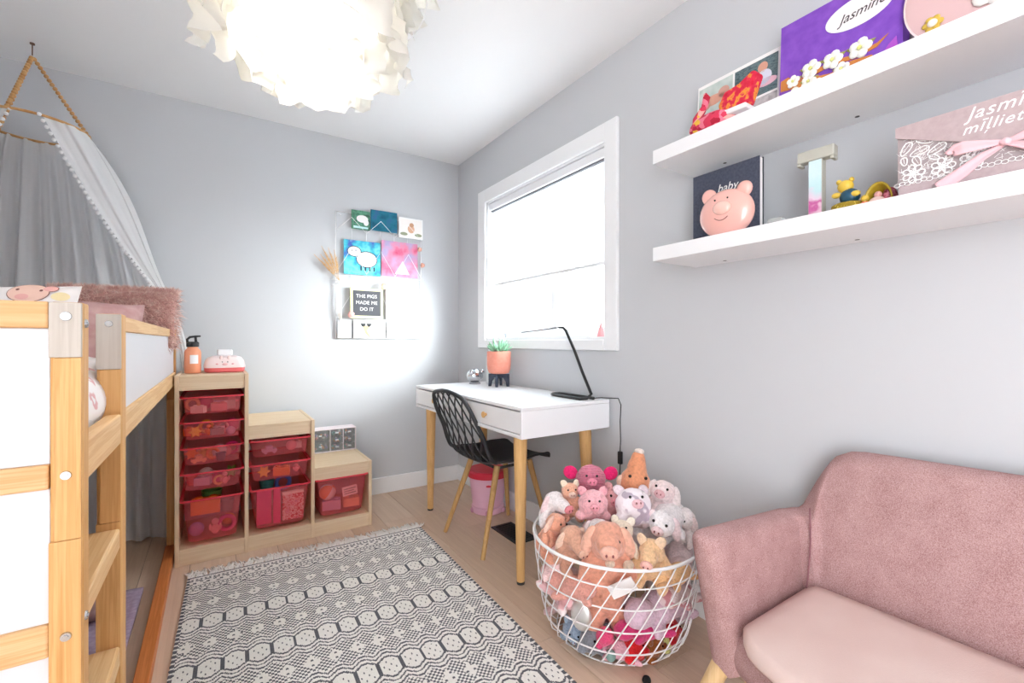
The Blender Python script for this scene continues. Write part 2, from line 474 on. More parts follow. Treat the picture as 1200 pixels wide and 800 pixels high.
def fur_pillow():
    t = thing('fluffy_pillow', 'dusty rose long-haired fluffy pillow leaning at the far end of the bed', 'pillow', (-.375, 2.66, 1.190), (R(76), 0, R(-4)))
    c1, c2 = '#b98a84', '#d9b3ab'
    base = flat('fur_base', '#d6a79f', .95)
    hair = vary('fur_strands', [(.35, '#deb0a6'), (.5, '#efcdc3'), (.7, '#fbe7de')], 40, .85)
    c = cushion('cover', .46, .27, .12, base, None, None, (0, 0, 0), (0, 0, 0), seed=5); c.parent = t
    b = MB(); r = random.Random(3)
    for i in range(9000):
        x, y = r.uniform(-1, 1), r.uniform(-1, 1); sg = 1 if r.random() < .8 else -1
        if r.random() < .25: y = 1 - r.random() ** 2 * .1
        e = max(0, (1 - abs(x) ** 3.2) * (1 - abs(y) ** 3.2)) ** .5
        p = Vector((x * .228, y * .132, sg * .060 * e))
        d = Vector((x * .5 + r.gauss(0, .35) + .25, y * .35 - .25 + r.gauss(0, .35), sg * (.55 + e * .2))).normalized()
        if y > .85: d = Vector((r.gauss(.3, .5), 1.0, r.gauss(.1, .4))).normalized()
        L = r.uniform(.024, .046); s_ = d.cross(Vector((r.gauss(0, 1), r.gauss(0, 1), r.gauss(0, 1)))).normalized() * .0013
        dn = Vector((.004 * r.gauss(0, 1), -.006, -.002))
        p1 = p + d * L * .55; p2 = p + d * L + dn * 1.4
        b.add([p - s_, p + s_, p1 + s_ * .8, p1 - s_ * .8, p2], [(0, 1, 2, 3), (3, 2, 4)])
    o = b.build('fur', hair, t); o['kind'] = 'stuff'
fur_pillow()
cushion('pillow', .44, .36, .15, sheet, 'dusty pink pillow propped behind the fluffy pillow on the loft bed', 'pillow', (-.78, 2.72, 1.12), (R(70), 0, R(3)), nz=.02, seed=9)

# under the bed
cushion('floor_cushion', .34, .30, .2, vary('beige_plush', [(.3, '#b79a94'), (.7, '#a3857f')], 30, .95, bump=.5), 'brownish pink plush cushion on the floor under the loft bed behind the ladder', 'cushion', (-.50, 2.35, .16), (R(70), 0, R(8)), nz=.02, seed=4)
o = MB().grid(lambda u, v: (-.92 + u * .66, 1.18 + v * 1.35, .014 + .008 * noise.noise(Vector((u * 6, v * 9, 0)))), 30, 40).build('play_mat', vary('lavender_fleece', [(.3, '#b7a5b8'), (.7, '#a08ca4')], 60, .95, bump=.6), None, smooth=True, solid=.012)
tag(o, 'mauve fleece mat on the floor beneath the loft bed', 'mat')

# ------------------------------------------------------------------ canopy
def canopy():
    hx, hy, hz, r = -.715, 2.995, 2.09, .20
    t = thing('bed_canopy', 'white sheer bed canopy with pompom trim hanging from a beaded hoop over the bed', 'canopy', (hx, hy, 0))
    bw = vary('bead_wood', [(.3, '#d9ae79'), (.7, '#b98550')], 30, .6)
    cloth = sheer('canopy_cloth', '#ededee', .35, .10)
    cloth2 = sheer('canopy_cloth_front', '#efeff0', .3, .04)
    pts = [(r * math.cos(a), r * math.sin(a), hz) for a in [2 * PI * i / 40 for i in range(40)]]
    MB().tube(pts, .006, 8, closed=True).build('hoop', bw, t, smooth=True)
    top = Vector((0, .01, 2.425))
    b = MB().cyl((0, .01, 2.43), (0, .01, ZC), .0025, n=8); b.cyl((0, .01, ZC - .006), (0, .01, ZC), .009, n=12)
    b.build('ceiling_hook', flat('brown_cord', '#6a4a38', .6), t, smooth=2)
    for a in (R(-98), R(5), R(137)):
        e = Vector((r * math.cos(a), r * math.sin(a), hz)); n = 20; b = MB()
        for i in range(n):
            p = top.lerp(e, (i + .7) / (n + .2)); b.ball(p, .0095, 8)
        b.build('bead_string', bw, t, smooth=True)
    def fold(k, amp, q): return amp * (math.sin(k) + .4 * math.sin(k * 2.3 + q))
    # long drape behind the bed
    def back(u, v):
        a = R(5) + u * R(170)
        p = Vector((r * math.cos(a), r * math.sin(a), hz))
        e = Vector((.56 - u * 1.03, .145, .02)); s = v
        q = p.lerp(e, min(1, s * 1.0)); q.z = hz + (e.z - hz) * s
        ss = min(1, s * 2.0) ** .7
        q.x = p.x + (e.x - p.x) * ss; q.y = p.y + (min(e.y, .2) - p.y) * min(1, s * 2.6)
        q.y += fold(u * 60, .026 * min(1, s * 3 + .3), 1); q.y = min(q.y, .222); q.x += fold(u * 38, .012, 2) * s
        return q
    MB().grid(back, 150, 30).build('back_drape', cloth, t, smooth=True)
    # side swaths: gathered from the hoop down to the bed corners
    def swath(sgn):
        def fn(u, v):
            a = R(-68 + u * 88)
            p = Vector((r * math.cos(a) * 1.02, r * math.sin(a), hz))
            g = Vector((.485 + .03 * u, -.06 + .02 * u, 1.33))                # gather point at the far bed corner
            h = Vector((.575 + .035 * u, -.02 + .05 * u, .88))
            if v < .72:
                s = v / .72; q = p.lerp(g, s)
                bulge = math.sin(min(1, s) * PI) * (1 - s)
                q.x += .075 * bulge * u; q.z -= .05 * math.sin(s * PI) * (1 - u)
                q.z += .0 ; amp = .014 * (1 - s * .7)
            else:
                s = (v - .72) / .28; q = g.lerp(h, s); q.x += .02 * math.sin(s * PI); amp = .006
            q.y += fold(u * 15, amp, 0); q.z += fold(u * 15, amp * .5, 1)
            q.x *= 1
            return Vector((sgn * q.x + (0 if sgn > 0 else .05), q.y, q.z))
        return fn
    for sgn in (1, -1):
        f = swath(sgn)
        w = MB().grid(f, 44, 50).build('front_drape', cloth2, t, smooth=True)
        b = MB(); n = 46
        for i in range(n):
            p = Vector(f(0, i / (n - 1) * .86)) + Vector((-.006 * sgn, -.01, -.004)); b.ball(p, (.0085, .0085, .0085), 8)
        b.build('pompom_trim', flat('pompom_wool', '#f3f3f3', .95), w, smooth=True)
canopy()

# ------------------------------------------------------------------ pendant lamp
def pendant():
    cx, cy, cz = .235, 1.50, 2.20
    t = thing('pendant_lamp', 'big white crumpled-paper pendant lamp hanging from the ceiling', 'lamp', (cx, cy, cz))
    paper = sheer('lamp_paper', '#ebeae6', .42)
    b = MB().cyl((0, 0, .08), (0, 0, ZC - cz - .02), .004, n=8); b.cyl((0, 0, ZC - cz - .03), (0, 0, ZC - cz), .05, .055, 24)
    b.cyl((0, 0, .02), (0, 0, .09), .02, n=16); b.build('cord_and_rose', M_white, t, smooth=2)
    bulb = flat('bulb', '#fff4dc', .5); bulb.node_tree.nodes['Principled BSDF'].inputs['Emission Color'].default_value = lin('#fff0cc')
    bulb.node_tree.nodes['Principled BSDF'].inputs['Emission Strength'].default_value = 1.6
    MB().ball((0, 0, -.03), .045, 16).build('bulb', bulb, t, smooth=True)
    wr = MB()
    for rr, z in ((.30, .16), (.36, -.02), (.22, -.18)):
        wr.tube([(rr * math.cos(a), rr * math.sin(a), z) for a in [2 * PI * i / 36 for i in range(36)]], .0025, 6, closed=True)
    wr.build('wire_frame', M_wire, t, smooth=True)
    r = random.Random(11)
    def sheet_piece(a, z0, rad, w, h, dr, seed, flare, twist):
        def fn(u, v):
            x = (u - .5) * w; s = v
            n = noise.noise(Vector((u * 3 + seed, v * 3.2, seed * .7))); n2 = noise.noise(Vector((u * 8 + seed, v * 9, 5.)))
            edge = noise.noise(Vector((u * 5 + seed * 3, 0, 9))) * .05 * s + (.03 * math.sin(u * 9 + seed) * s)
            fold = abs(((u * 3 + seed) % 1) - .5) * .07
            out = rad + dr * s + fold * (.4 + s) + n * .06 + n2 * .022 - .03 * abs(x) / w
            zz = z0 - h * s * (1 + edge) + n2 * .02 + .02 * n
            xa = x * (1 - .35 * s * flare) + n * .03 + twist * s
            ca, sa = math.cos(a), math.sin(a)
            return (ca * out - sa * xa, sa * out + ca * xa, zz)
        MB().grid(fn, 22, 22).build('paper_sheet', paper, t, smooth=True)
    k = 0
    for i in range(9):
        a = 2 * PI * i / 9 + r.uniform(-.12, .12)
        sheet_piece(a, .27, .24, .34, r.uniform(.16, .23), .15, k * 1.37, .1, r.uniform(-.05, .05)); k += 1
    for i in range(7):
        a = 2 * PI * i / 7 + .3 + r.uniform(-.12, .12)
        sheet_piece(a, .10, .23, .34, r.uniform(.30, .38), .02, k * 1.37, .2, r.uniform(-.06, .06)); k += 1
    for i in range(5):
        a = 2 * PI * i / 5 + r.uniform(-.1, .1)
        sheet_piece(a, -.04, .15, .28, r.uniform(.22, .28), .0, k * 1.37, .3, r.uniform(-.06, .06)); k += 1
    L = bpy.data.lights.new('lamp_light', 'POINT'); L.energy = 2.0; L.color = (1, .95, .86); L.shadow_soft_size = .06
    lo = bpy.data.objects.new('lamp_light', L); COL.objects.link(lo); lo.parent = t; lo.location = (0, 0, -.10)
pendant()

# ------------------------------------------------------------------ tub storage unit
TX0, TX1, TY0, TY1 = -.163, .780, 2.705, 3.165
birch = wood('light_pine_z', '#e8d2b4', '#d4b68f', 'Z', .5, .7); birch_x = wood('light_pine_x', '#ead5b8', '#d8bb96', 'X', .5, .7)
def storage():
    t = thing('storage_unit', 'stepped light pine storage unit holding red tubs, three sections descending to the right', 'storage', (TX0, TY0, 0))
    O = Vector(t.location)
    def bx(n, a, c, m, bev=.002, par=None): return MB().box(Vector(a) - O, Vector(c) - O).build(n, m, par or t, bevel=bev)
    xs = [TX0, .137, .455, TX1]; tops = [.925, .655, .385]; th = .018
    posts = [(xs[0], xs[0] + th, .925), (xs[1] - th / 2, xs[1] + th / 2, .925), (xs[2] - th / 2, xs[2] + th / 2, .655), (xs[3] - th, xs[3], .385)]
    for a, c, z in posts: bx('side_panel', (a, TY0, 0), (c, TY1, z), birch)
    for i in range(3):
        a, c = posts[i][1], posts[i + 1][0]; z = tops[i]
        bx('top_board', (a, TY0 + .004, z - .016), (c, TY1, z - .002), birch_x)
        bx('apron', (a, TY0 + .006, z - .075), (c, TY0 + .022, z - .016), birch_x)
        bx('plinth', (a, TY0 + .004, 0), (c, TY0 + .022, .078), birch_x)
        bx('bottom_board', (a, TY0 + .022, .062), (c, TY1, .076), birch_x)
        bx('back_panel', (a, TY1 - .012, .076), (c, TY1 - .004, z - .02), flat('white_hardboard', '#dfe0e2', .6))
        levels = {0: [.80, .675, .55, .425, .295], 1: [.55, .425, .295], 2: [.295]}[i]
        g = MB()
        for L in levels:
            for s_, x in ((1, a), (-1, c)): g.box(Vector((min(x, x + s_ * .006), TY0 + .03, L + .004)) - O, Vector((max(x, x + s_ * .006), TY1 - .02, L + .01)) - O)
        g.build('runner', birch, t)
    return posts
posts = storage()
red_t = see('red_tub_plastic', '#ffd2d0', .31, .25, '#ff8088')
red_rim = see('red_tub_rim', '#f58a92', .80, .25, '#ee5260')
def tub(name, x0, x1, zr, depth, label, group):
    w = (x1 - x0) - .004; cx = (x0 + x1) / 2; L = .40
    t = thing(name, label, 'storage tub', (cx, TY0 - .012, zr - depth), 0, group)
    def ring(h, inset, r0):
        a, c = w / 2 - inset, inset; out = []
        ex0, ex1, ey0, ey1 = -a, a, c * .7, L - c
        for (qx, qy, st) in ((ex1 - r0, ey1 - r0, 0), (ex0 + r0, ey1 - r0, 90), (ex0 + r0, ey0 + r0, 180), (ex1 - r0, ey0 + r0, 270)):
            for k in range(5):
                an = R(st + k * 22.5); out.append((qx + r0 * math.cos(an), qy + r0 * math.sin(an), h))
        return out
    b = MB(); bot = .022 if depth < .15 else .034
    rings = [ring(.0015, bot + .006, .02), ring(.006, bot, .022), ring(depth, .011, .02)]
    n = len(rings[0]); vs = sum(rings, []); fs = [tuple(reversed(range(n)))]
    for i in range(2):
        for j in range(n): fs.append((i * n + j, i * n + (j + 1) % n, (i + 1) * n + (j + 1) % n, (i + 1) * n + j))
    b.add(vs, fs); b.build('body', red_t, t, smooth=2)
    b = MB(); r1, r2 = ring(depth, 0.0, .022), ring(depth, .013, .018); vs = r1 + r2 + [(x, y, z - .007) for x, y, z in r1] + [(x, y, z - .007) for x, y, z in r2]; fs = []
    for j in range(n):
        k = (j + 1) % n
        fs += [(j, k, n + k, n + j), (2 * n + j, 3 * n + j, 3 * n + k, 2 * n + k), (j, 2 * n + j, 2 * n + k, k), (n + j, n + k, 3 * n + k, 3 * n + j)]
    b.add(vs, fs); b.build('rim', red_rim, t, smooth=2, bevel=0)
    return t, w, L
toyc = {k: flat('toy_' + k, c, .5) for k, c in dict(orange='#f08a2c', yellow='#f0c23c', pink='#f3a7b4', magenta='#d8338f', white='#f0eeee', teal='#4aa3a0', blue='#4a6fc4', green='#6bae54', purple='#9a76bd', red='#d33a3a', grey='#8d9094', lilac='#cfb6dc', navy='#2e3a58', peach='#f4b98f').items()}
def toy(kind, col, p, s, label, group=None, rz=0):
    b = MB(); nm = 'toy_' + kind
    if kind == 'ball': b.ball((0, 0, s), s, 20)
    elif kind == 'block':
        b.box((-s, -s * .6, 0), (s, s * .6, s * 1.1))
        for i in (-.5, .5): b.cyl((i * s, 0, s * 1.1), (i * s, 0, s * 1.3), s * .28, n=14)
    elif kind == 'star':
        b.prism([((s if i % 2 == 0 else s * .55) * math.cos(2 * PI * i / 12), (s if i % 2 == 0 else s * .55) * math.sin(2 * PI * i / 12)) for i in range(12)], s * .5, Matrix.Translation((0, 0, s)) @ Matrix.Rotation(R(80), 4, 'X'))
    elif kind == 'ring':
        b.tube([(s * .8 * math.cos(a), 0, s + s * .8 * math.sin(a)) for a in [2 * PI * i / 24 for i in range(24)]], s * .25, 8, closed=True)
    elif kind == 'car':
        b.box((-s, -s * .5, s * .25), (s, s * .5, s * .7)); b.box((-s * .5, -s * .42, s * .7), (s * .45, s * .42, s * 1.15))
        for x in (-.6, .6):
            for y in (-.55, .45): b.cyl((x * s, y * s, s * .25), (x * s, (y + .1) * s, s * .25), s * .25, n=14)
    elif kind == 'book': b.box((-s, -s * .08, 0), (s, s * .08, s * 1.5)); b.box((-s * .96, -s * .06, s * .03), (s * .98, s * .06, s * 1.47))
    elif kind == 'doll':
        b.ball((0, 0, s * .5), (s * .4, s * .3, s * .5), 12); b.ball((0, 0, s * 1.25), s * .33, 12)
        for x in (-1, 1): b.ball((x * s * .45, 0, s * .7), (s * .13, s * .13, s * .35), 8)
    elif kind == 'cup': b.lathe([(s * .55, 0), (s * .75, s * 1.3), (s * .8, s * 1.3), (s * .6, 0.04 * s)], 20, cap1=False)
    o = b.build(nm, toyc[col], None, smooth=2, bevel=.002 if kind in ('block', 'car', 'book') else 0)
    place(o, p, rz); tag(o, label, 'toy', group); return o

sec = [(posts[i][1], posts[i + 1][0]) for i in range(3)]
g = 'red tubs in the storage unit'
rank = ['uppermost', 'second from the top', 'third from the top', 'fourth from the top']
content = [
    [('block', 'white', -.07, .03), ('block', 'pink', .03, .035), ('book', 'white', .085, .03)],
    [('star', 'yellow', -.09, .03), ('doll', 'orange', -.02, .035), ('ring', 'pink', .05, .03), ('ball', 'lilac', .09, .022), ('block', 'grey', .02, .03)],
    [('car', 'peach', -.07, .032), ('ring', 'orange', .0, .03), ('ball', 'pink', .07, .025), ('cup', 'navy', .04, .03)],
    [('doll', 'pink', .06, .04), ('block', 'lilac', -.05, .035), ('ball', 'yellow', -.09, .018), ('ring', 'peach', .03, .025)],
]
for k, zr in enumerate((.819, .695, .570, .445)):
    x0, x1 = sec[0]; t, w, L = tub('storage_tub', x0, x1, zr, .088, 'shallow translucent red tub, %s in the tall left section' % rank[k], g)
    for j, (kd, c, dx, s_) in enumerate(content[k]):
        toy(kd, c, ((x0 + x1) / 2 + dx * .85, TY0 + .05 + .045 * (j % 3), zr - .086), s_, '%s %s inside the %s shallow tub of the tall section' % (c, {'doll': 'figure', 'book': 'flat piece'}.get(kd, kd), rank[k].replace(' from the top', '')), rz=rnd.uniform(-.5, .5))
    for j, (kd, c) in enumerate([[('ring', 'peach'), ('ball', 'magenta'), ('cup', 'lilac'), ('star', 'pink')], [('block', 'orange'), ('ring', 'yellow'), ('cup', 'white'), ('ball', 'magenta')], [('star', 'orange'), ('block', 'yellow'), ('ball', 'white'), ('ring', 'magenta')], [('cup', 'red'), ('ball', 'white'), ('block', 'magenta'), ('star', 'green')]][k]):
        toy(kd, c, ((x0 + x1) / 2 - .088 + j * .058, TY0 + (.125 if k else .15) + .05 * (j % 2), zr - .086), .034, 'small %s %s at the back of the %s shallow tub of the tall section' % (c, kd, rank[k].replace(' from the top', '')), rz=rnd.uniform(-.6, .6))
x0, x1 = sec[0]; tub('storage_tub', x0, x1, .315, .212, 'deep translucent red tub at the bottom of the tall left section', g)
cx = (x0 + x1) / 2
def inner(kd, c, dx, y, z, s_, l): toy(kd, c, (cx + dx, TY0 + y, z), s_, l, rz=rnd.uniform(-.3, .3))
inner('block', 'orange', -.03, .10, .215, .062, 'big orange block near the top of the deep tub in the tall section')
inner('ball', 'purple', -.07, .09, .106, .034, 'purple ball at the bottom left of the deep tub in the tall section')
inner('doll', 'pink', .01, .07, .106, .05, 'pink doll shaped toy at the bottom of the deep tub in the tall section')
inner('ring', 'magenta', .06, .08, .106, .042, 'magenta ring at the bottom right of the deep tub in the tall section')
inner('cup', 'grey', .06, .12, .20, .045, 'grey cup at the upper right of the deep tub in the tall section')
inner('ball', 'orange', .07, .15, .115, .03, 'small orange ball behind the ring in the deep tub of the tall section')
inner('cup', 'green', -.005, .20, .22, .06, 'green cup sticking out at the back of the deep tub in the tall section')
x0, x1 = sec[1]; cx = (x0 + x1) / 2
tub('storage_tub', x0, x1, .570, .088, 'shallow translucent red tub, upper one of the middle section', g)
inner('car', 'lilac', -.05, .06, .486, .035, 'lilac toy car in the upper shallow tub of the middle section')
inner('ball', 'pink', .06, .08, .486, .028, 'pink ball in the upper shallow tub of the middle section')
inner('block', 'white', .09, .13, .486, .03, 'white block in the upper shallow tub of the middle section')
tub('storage_tub', x0, x1, .445, .088, 'shallow translucent red tub, lower one of the middle section', g)
inner('star', 'yellow', -.075, .05, .361, .032, 'yellow star toy in the lower shallow tub of the middle section')
inner('block', 'orange', .01, .06, .361, .04, 'orange block in the lower shallow tub of the middle section')
inner('doll', 'pink', .085, .08, .361, .03, 'pink figure in the lower shallow tub of the middle section')
tub('storage_tub', x0, x1, .315, .212, 'deep translucent red tub at the bottom of the middle section', g)
def boxbook(p, w, h, m, l, d=.03, rz=0):
    o = MB().box((-w / 2, -d / 2, 0), (w / 2, d / 2, h)).build('toy_box', m, None, bevel=.002); place(o, p, rz); tag(o, l, 'toy'); return o
boxbook((cx - .075, TY0 + .07, .108), .07, .18, toyc['magenta'], 'upright magenta box in the deep tub of the middle section')
boxbook((cx - .015, TY0 + .055, .108), .035, .185, flat('hot_pink_card', '#e0208a', .5), 'narrow hot pink box standing in the deep tub of the middle section')
pc = vary('printed_card', [(.35, '#c9304a'), (.45, '#f0e8ea'), (.55, '#d0506a'), (.62, '#e9b9d0'), (.7, '#8a6fb0')], 60, .5, interp='CONSTANT')
q = boxbook((cx + .065, TY0 + .055, .112), .105, .14, pc, 'printed card box with a white top edge in the deep tub of the middle section', .02)
MB().box((-.054, -.0115, .140), (.054, .0115, .153)).build('card_edge', toyc['white'], q)
inner('cup', 'teal', -.05, .20, .245, .05, 'teal cup at the back of the deep tub in the middle section')
inner('ring', 'blue', .03, .18, .24, .045, 'blue ring at the back of the deep tub in the middle section')
x0, x1 = sec[2]; cx = (x0 + x1) / 2
tub('storage_tub', x0, x1, .315, .212, 'deep translucent red tub in the low right section', g)
bb = MB(); bb.cur = 0; bb.ball((0, 0, 0), .046, 24)
o = bb.build('toy_ball', [toyc['white'], toyc['orange']], None, smooth=True)
for p in o.data.polygons: p.material_index = 1 if math.sin(math.atan2(p.center.y, p.center.x) * 2) > 0 else 0
place(o, (cx - .065, TY0 + .085, .215), (R(30), R(35), 0)); tag(o, 'white and orange segmented ball in the tub of the low section', 'toy')
q = boxbook((cx + .055, TY0 + .05, .185), .085, .055, toyc['white'], 'white lettered card in the tub of the low section', .008)
q.rotation_euler = (0, R(-6), 0)
for i in range(3): MB().box((-.034, -.0048, .012 + i * .013), (.034 - .012 * (i % 2), -.0041, .018 + i * .013)).build('print_line', toyc['grey'], q)
inner('block', 'lilac', -.04, .10, .108, .05, 'lilac block at the bottom left of the tub in the low section')
inner('block', 'peach', .07, .10, .108, .045, 'peach block at the bottom right of the tub in the low section')

# things on the unit
def bottle():
    t = thing('water_bottle', 'orange metal water bottle with black handled lid on the tall section', 'bottle', (-.097, 2.90, .925))
    MB().lathe([(.034, 0), (.037, .004), (.037, .108), (.033, .121), (.024, .130), (.024, .137)], 28).build('body', flat('orange_enamel', '#f0a07c', .4), t, smooth=2)
    MB().lathe([(.027, .137), (.028, .140), (.028, .158), (.022, .164)], 24).build('lid', M_bplast, t, smooth=2)
    MB().tube([(-.022, 0, .155), (-.024, 0, .176), (-.012, 0, .188), (.012, -.004, .192), (.034, -.008, .193)], [.006, .006, .006, .005, .004], 8).build('handle', M_bplast, t, smooth=True)
    MB().tube([(.014, 0, .160), (.012, 0, .188)], .006, 8).build('spout', M_bplast, t, smooth=True)
    b = MB()
    b.grid(lambda u, v: (.0375 * math.sin(-.3 + u * 1.0), -.0375 * math.cos(-.3 + u * 1.0), .05 + v * .045), 10, 4)
    b.build('sticker', flat('white_sticker', '#f3f2f4', .5), t, smooth=True)
bottle()
def pigbox():
    t = thing('animal_face_box', 'rounded white and coral box with a small animal face on the tall section', 'box', (.045, 2.94, .925))
    def sq(w, d, z): return [(w * math.copysign(abs(math.cos(a)) ** .45, math.cos(a)), d * math.copysign(abs(math.sin(a)) ** .45, math.sin(a)), z) for a in [2 * PI * i / 40 for i in range(40)]]
    def loft(rs):
        b = MB(); n = 40; vs = sum(rs, []); fs = [tuple(reversed(range(n)))] + [(i * n + j, i * n + (j + 1) % n, (i + 1) * n + (j + 1) % n, (i + 1) * n + j) for i in range(len(rs) - 1) for j in range(n)] + [tuple((len(rs) - 1) * n + j for j in range(n))]
        return b.add(vs, fs)
    loft([sq(.085, .07, 0), sq(.092, .076, .004), sq(.095, .078, .024)]).build('base', flat('coral_plastic', '#ea6f70', .4), t, smooth=2)
    loft([sq(.096, .079, .0245), sq(.097, .08, .032), sq(.090, .074, .062), sq(.078, .064, .080), (sq(.05, .04, .088))]).build('shell', flat('pale_pink_plastic', '#f6e4e4', .35), t, smooth=2)
    MB().box((-.036, -.03, .0885), (.036, .03, .122)).build('top_block', M_white, t, smooth=2, bevel=.008, seg=3)
    for x in (-.012, .012): MB().ball((x, -.0775, .056), .0028, 10).build('eye', M_eye, t, smooth=True)
    MB().ball((0, -.0795, .044), (.013, .005, .007), 14).build('snout', flat('snout_pink', '#eebfc2', .5), t, smooth=True)
    for x in (-.036, .036): MB().ball((x, -.078, .045), (.006, .002, .004), 10).build('cheek', flat('cheek_pink', '#e7a6aa', .5), t, smooth=True)
    for x in (-.018, .018): MB().ball((x, -.068, .078), (.008, .004, .011), 10).build('ear', flat('snout_pink2', '#f0d4d4', .5), t, smooth=True)
pigbox()
def organizer():
    X0, X1, Y0, Y1, Z0, Z1 = .49, .775, 3.045, 3.155, .385, .532
    t = thing('drawer_organizer', 'small pink-white organizer with clear drawers on the low section', 'organizer', (X0, Y0, Z0))
    w, d, h = X1 - X0, Y1 - Y0, Z1 - Z0; fr = flat('organizer_frame', '#f2e6ea', .4)
    b = MB().box((0, 0, 0), (w, d, .006)).box((0, 0, h - .006), (w, d, h)).box((0, 0, .006), (.005, d, h - .006)).box((w - .005, 0, .006), (w, d, h - .006)).box((.005, d - .004, .006), (w - .005, d, h - .006))
    xs = [.005, .125, .205, w - .005]
    for x in xs[1:3]: b.box((x - .002, .001, .006), (x + .002, d - .004, h - .006))
    b.build('frame', fr, t, bevel=.0015)
    MB().box((.006, d - .012, .007), (w - .006, d - .005, h - .007)).build('back_panel', flat('organizer_inner_dark', '#4d5057', .6), t)  # dark sheet added inside the frame to darken the drawer interiors
    clear = see('clear_drawer', '#f0f1f2', .16, .1, '#dfe3e6'); cc = [toyc[k] for k in ('grey', 'navy', 'orange', 'teal', 'pink', 'white', 'purple', 'red')]
    r = random.Random(5)
    for c, rows in enumerate((2, 3, 3)):
        for k in range(rows):
            x0, x1 = xs[c] + .003, xs[c + 1] - .003; hh = (h - .012) / rows; z0 = .006 + k * hh + .001; z1 = z0 + hh - .003
            q = MB().box((x0, .002, z0), (x1, .004, z1)).box((x0, .004, z0), (x1, d - .01, z0 + .0015)).box((x0, .004, z0 + .0015), (x0 + .0015, d - .01, z1 - .004)).box((x1 - .0015, .004, z0 + .0015), (x1, d - .01, z1 - .004)).build('drawer', clear, t)
            MB().box(((x0 + x1) / 2 - .009, -.006, (z0 + z1) / 2 - .002), ((x0 + x1) / 2 + .009, .0015, (z0 + z1) / 2 + .005)).build('pull', M_white, q, bevel=.0015)
            b = MB(); b.cur = 0
            for i in range(16):
                px = r.uniform(x0 + .012, x1 - .012); b.cur = r.randrange(8)
                b.ball((px, r.uniform(.014, .05), z0 + .009 + r.uniform(0, (z1 - z0) * .45)), r.uniform(.005, .009), 6)
            f = b.build('beads', cc, q, smooth=True); f['kind'] = 'stuff'
organizer()

# ------------------------------------------------------------------ wall grid with pictures
GY = YB - .004
def disc(cx, cy, rx, ry, n=20, a0=0, a1=2 * PI): return [(cx + rx * math.cos(a0 + (a1 - a0) * i / n), cy + ry * math.sin(a0 + (a1 - a0) * i / n)) for i in range(n)]
def shape(poly, z, h, mat, parent, M, name='print'):
    return MB().prism(poly, h, M @ Matrix.Translation((0, 0, z))).build(name, mat, parent)
def wallgrid():
    t = thing('wire_wall_grid', 'white wire memo grid with mountain shaped zigzags on the back wall', 'wall grid', (.99, GY - .012, 1.11))
    w = .305; h = .865; rr = .0026
    b = MB()
    def rod(n, pts, r=rr): MB().tube(pts, r, 8).build(n, M_wire, t, smooth=True)
    for z in (0, .135, .44, .865): rod('rod', [(-w, 0, z), (w, 0, z)])
    for x in (-w, w): rod('rod', [(x, 0, 0), (x, 0, h)])
    for x in (-.20, -.10, 0, .10, .20): rod('rod', [(x, .003, 0), (x, .003, h)], .0016)
    for z0, hh, z1 in ((.735, .10, 0), (.45, .17, 0), (.14, .17, 0)):
        n = 3; step = 2 * w / n; pts = []
        for i in range(n): pts += [(-w + i * step, -.012, z0), (-w + (i + .5) * step, -.012, z0 + hh)]
        pts.append((w, -.012, z0)); rod('zigzag', pts, .0024)
    for x in (-w + .03, w - .03): MB().cyl((x, -.002, h - .02), (x, .014, h - .02), .004, n=10).build('wall_peg', M_wire, t)
    return t
wallgrid()
def card(name, label, cat, x0, x1, z0, z1, mat, lean=0, th=.003, y=GY - .024, border=None, prints=()):
    t = thing(name, label, cat, ((x0 + x1) / 2, y, z0), (R(-1), R(lean), 0)); w, h = x1 - x0, z1 - z0
    MB().box((-w / 2, -th / 2, 0), (w / 2, th / 2, h)).build('board', mat if not border else border[1], t)
    if border: bw = border[0]; MB().box((-w / 2 + bw, -th / 2 - .0006, bw), (w / 2 - bw, -th / 2, h - bw)).build('picture', mat, t)
    M = Matrix.Translation((0, -th / 2 - .0007, 0)) @ FACE_S
    return t, M, w, h
pw_ = flat('photo_paper', '#f4f3f2', .5)
t, M, w, h = card('photograph', 'small green photo of a light animal shape, top left on the wire grid', 'photo', .785, .912, 1.868, 2.0, vary('green_photo', [(.3, '#1f4a40'), (.5, '#5f9a80'), (.65, '#27463c'), (.8, '#8fc0a8')], 26, .4), prints=())
shape(disc(.01, .075, .04, .026), 0, .0004, toyc['white'], t, M); shape(disc(.036, .052, .018, .022), 0, .0005, toyc['white'], t, M); shape([(-.05, .008), (.05, .008), (.05, .02), (-.05, .024)], 0, .0004, flat('print_mint', '#bfe3e4', .5), t, M)
card('photograph', 'plain teal blue painting, top middle on the wire grid', 'painting', .917, 1.108, 1.875, 2.022, vary('teal_paint', [(.3, '#17506e'), (.5, '#1f6f86'), (.7, '#3b5a92')], 14, .5))
t, M, w, h = card('photograph', 'white-bordered photo of a tan figure, top right on the wire grid', 'photo', 1.122, 1.305, 1.85, 2.0, flat('photo_cream', '#f4eeea', .5), border=(.01, pw_))
shape(disc(0, .07, .026, .03), 0, .0004, flat('tan_ink', '#d8a98c', .6), t, M); shape(disc(.004, .10, .017, .016), .0002, .0004, flat('tan_ink2', '#c08f70', .6), t, M)
for sx in (-1, 1): shape(disc(sx * .055, .03, .028, .012), 0, .0004, flat('olive_ink%d' % sx, '#9aa084', .6), t, M)
blues = vary('turquoise_paint', [(.3, '#2aa5c8'), (.42, '#7ddfe6'), (.52, '#3fb7cf'), (.62, '#4b5fb8'), (.72, '#a8ecec')], 9, .5)
t, M, w, h = card('painting', 'turquoise painting of a white sheep, second row left on the wire grid', 'painting', .735, .985, 1.553, 1.79, blues)
ink = flat('painting_ink', '#1f2a40', .6)
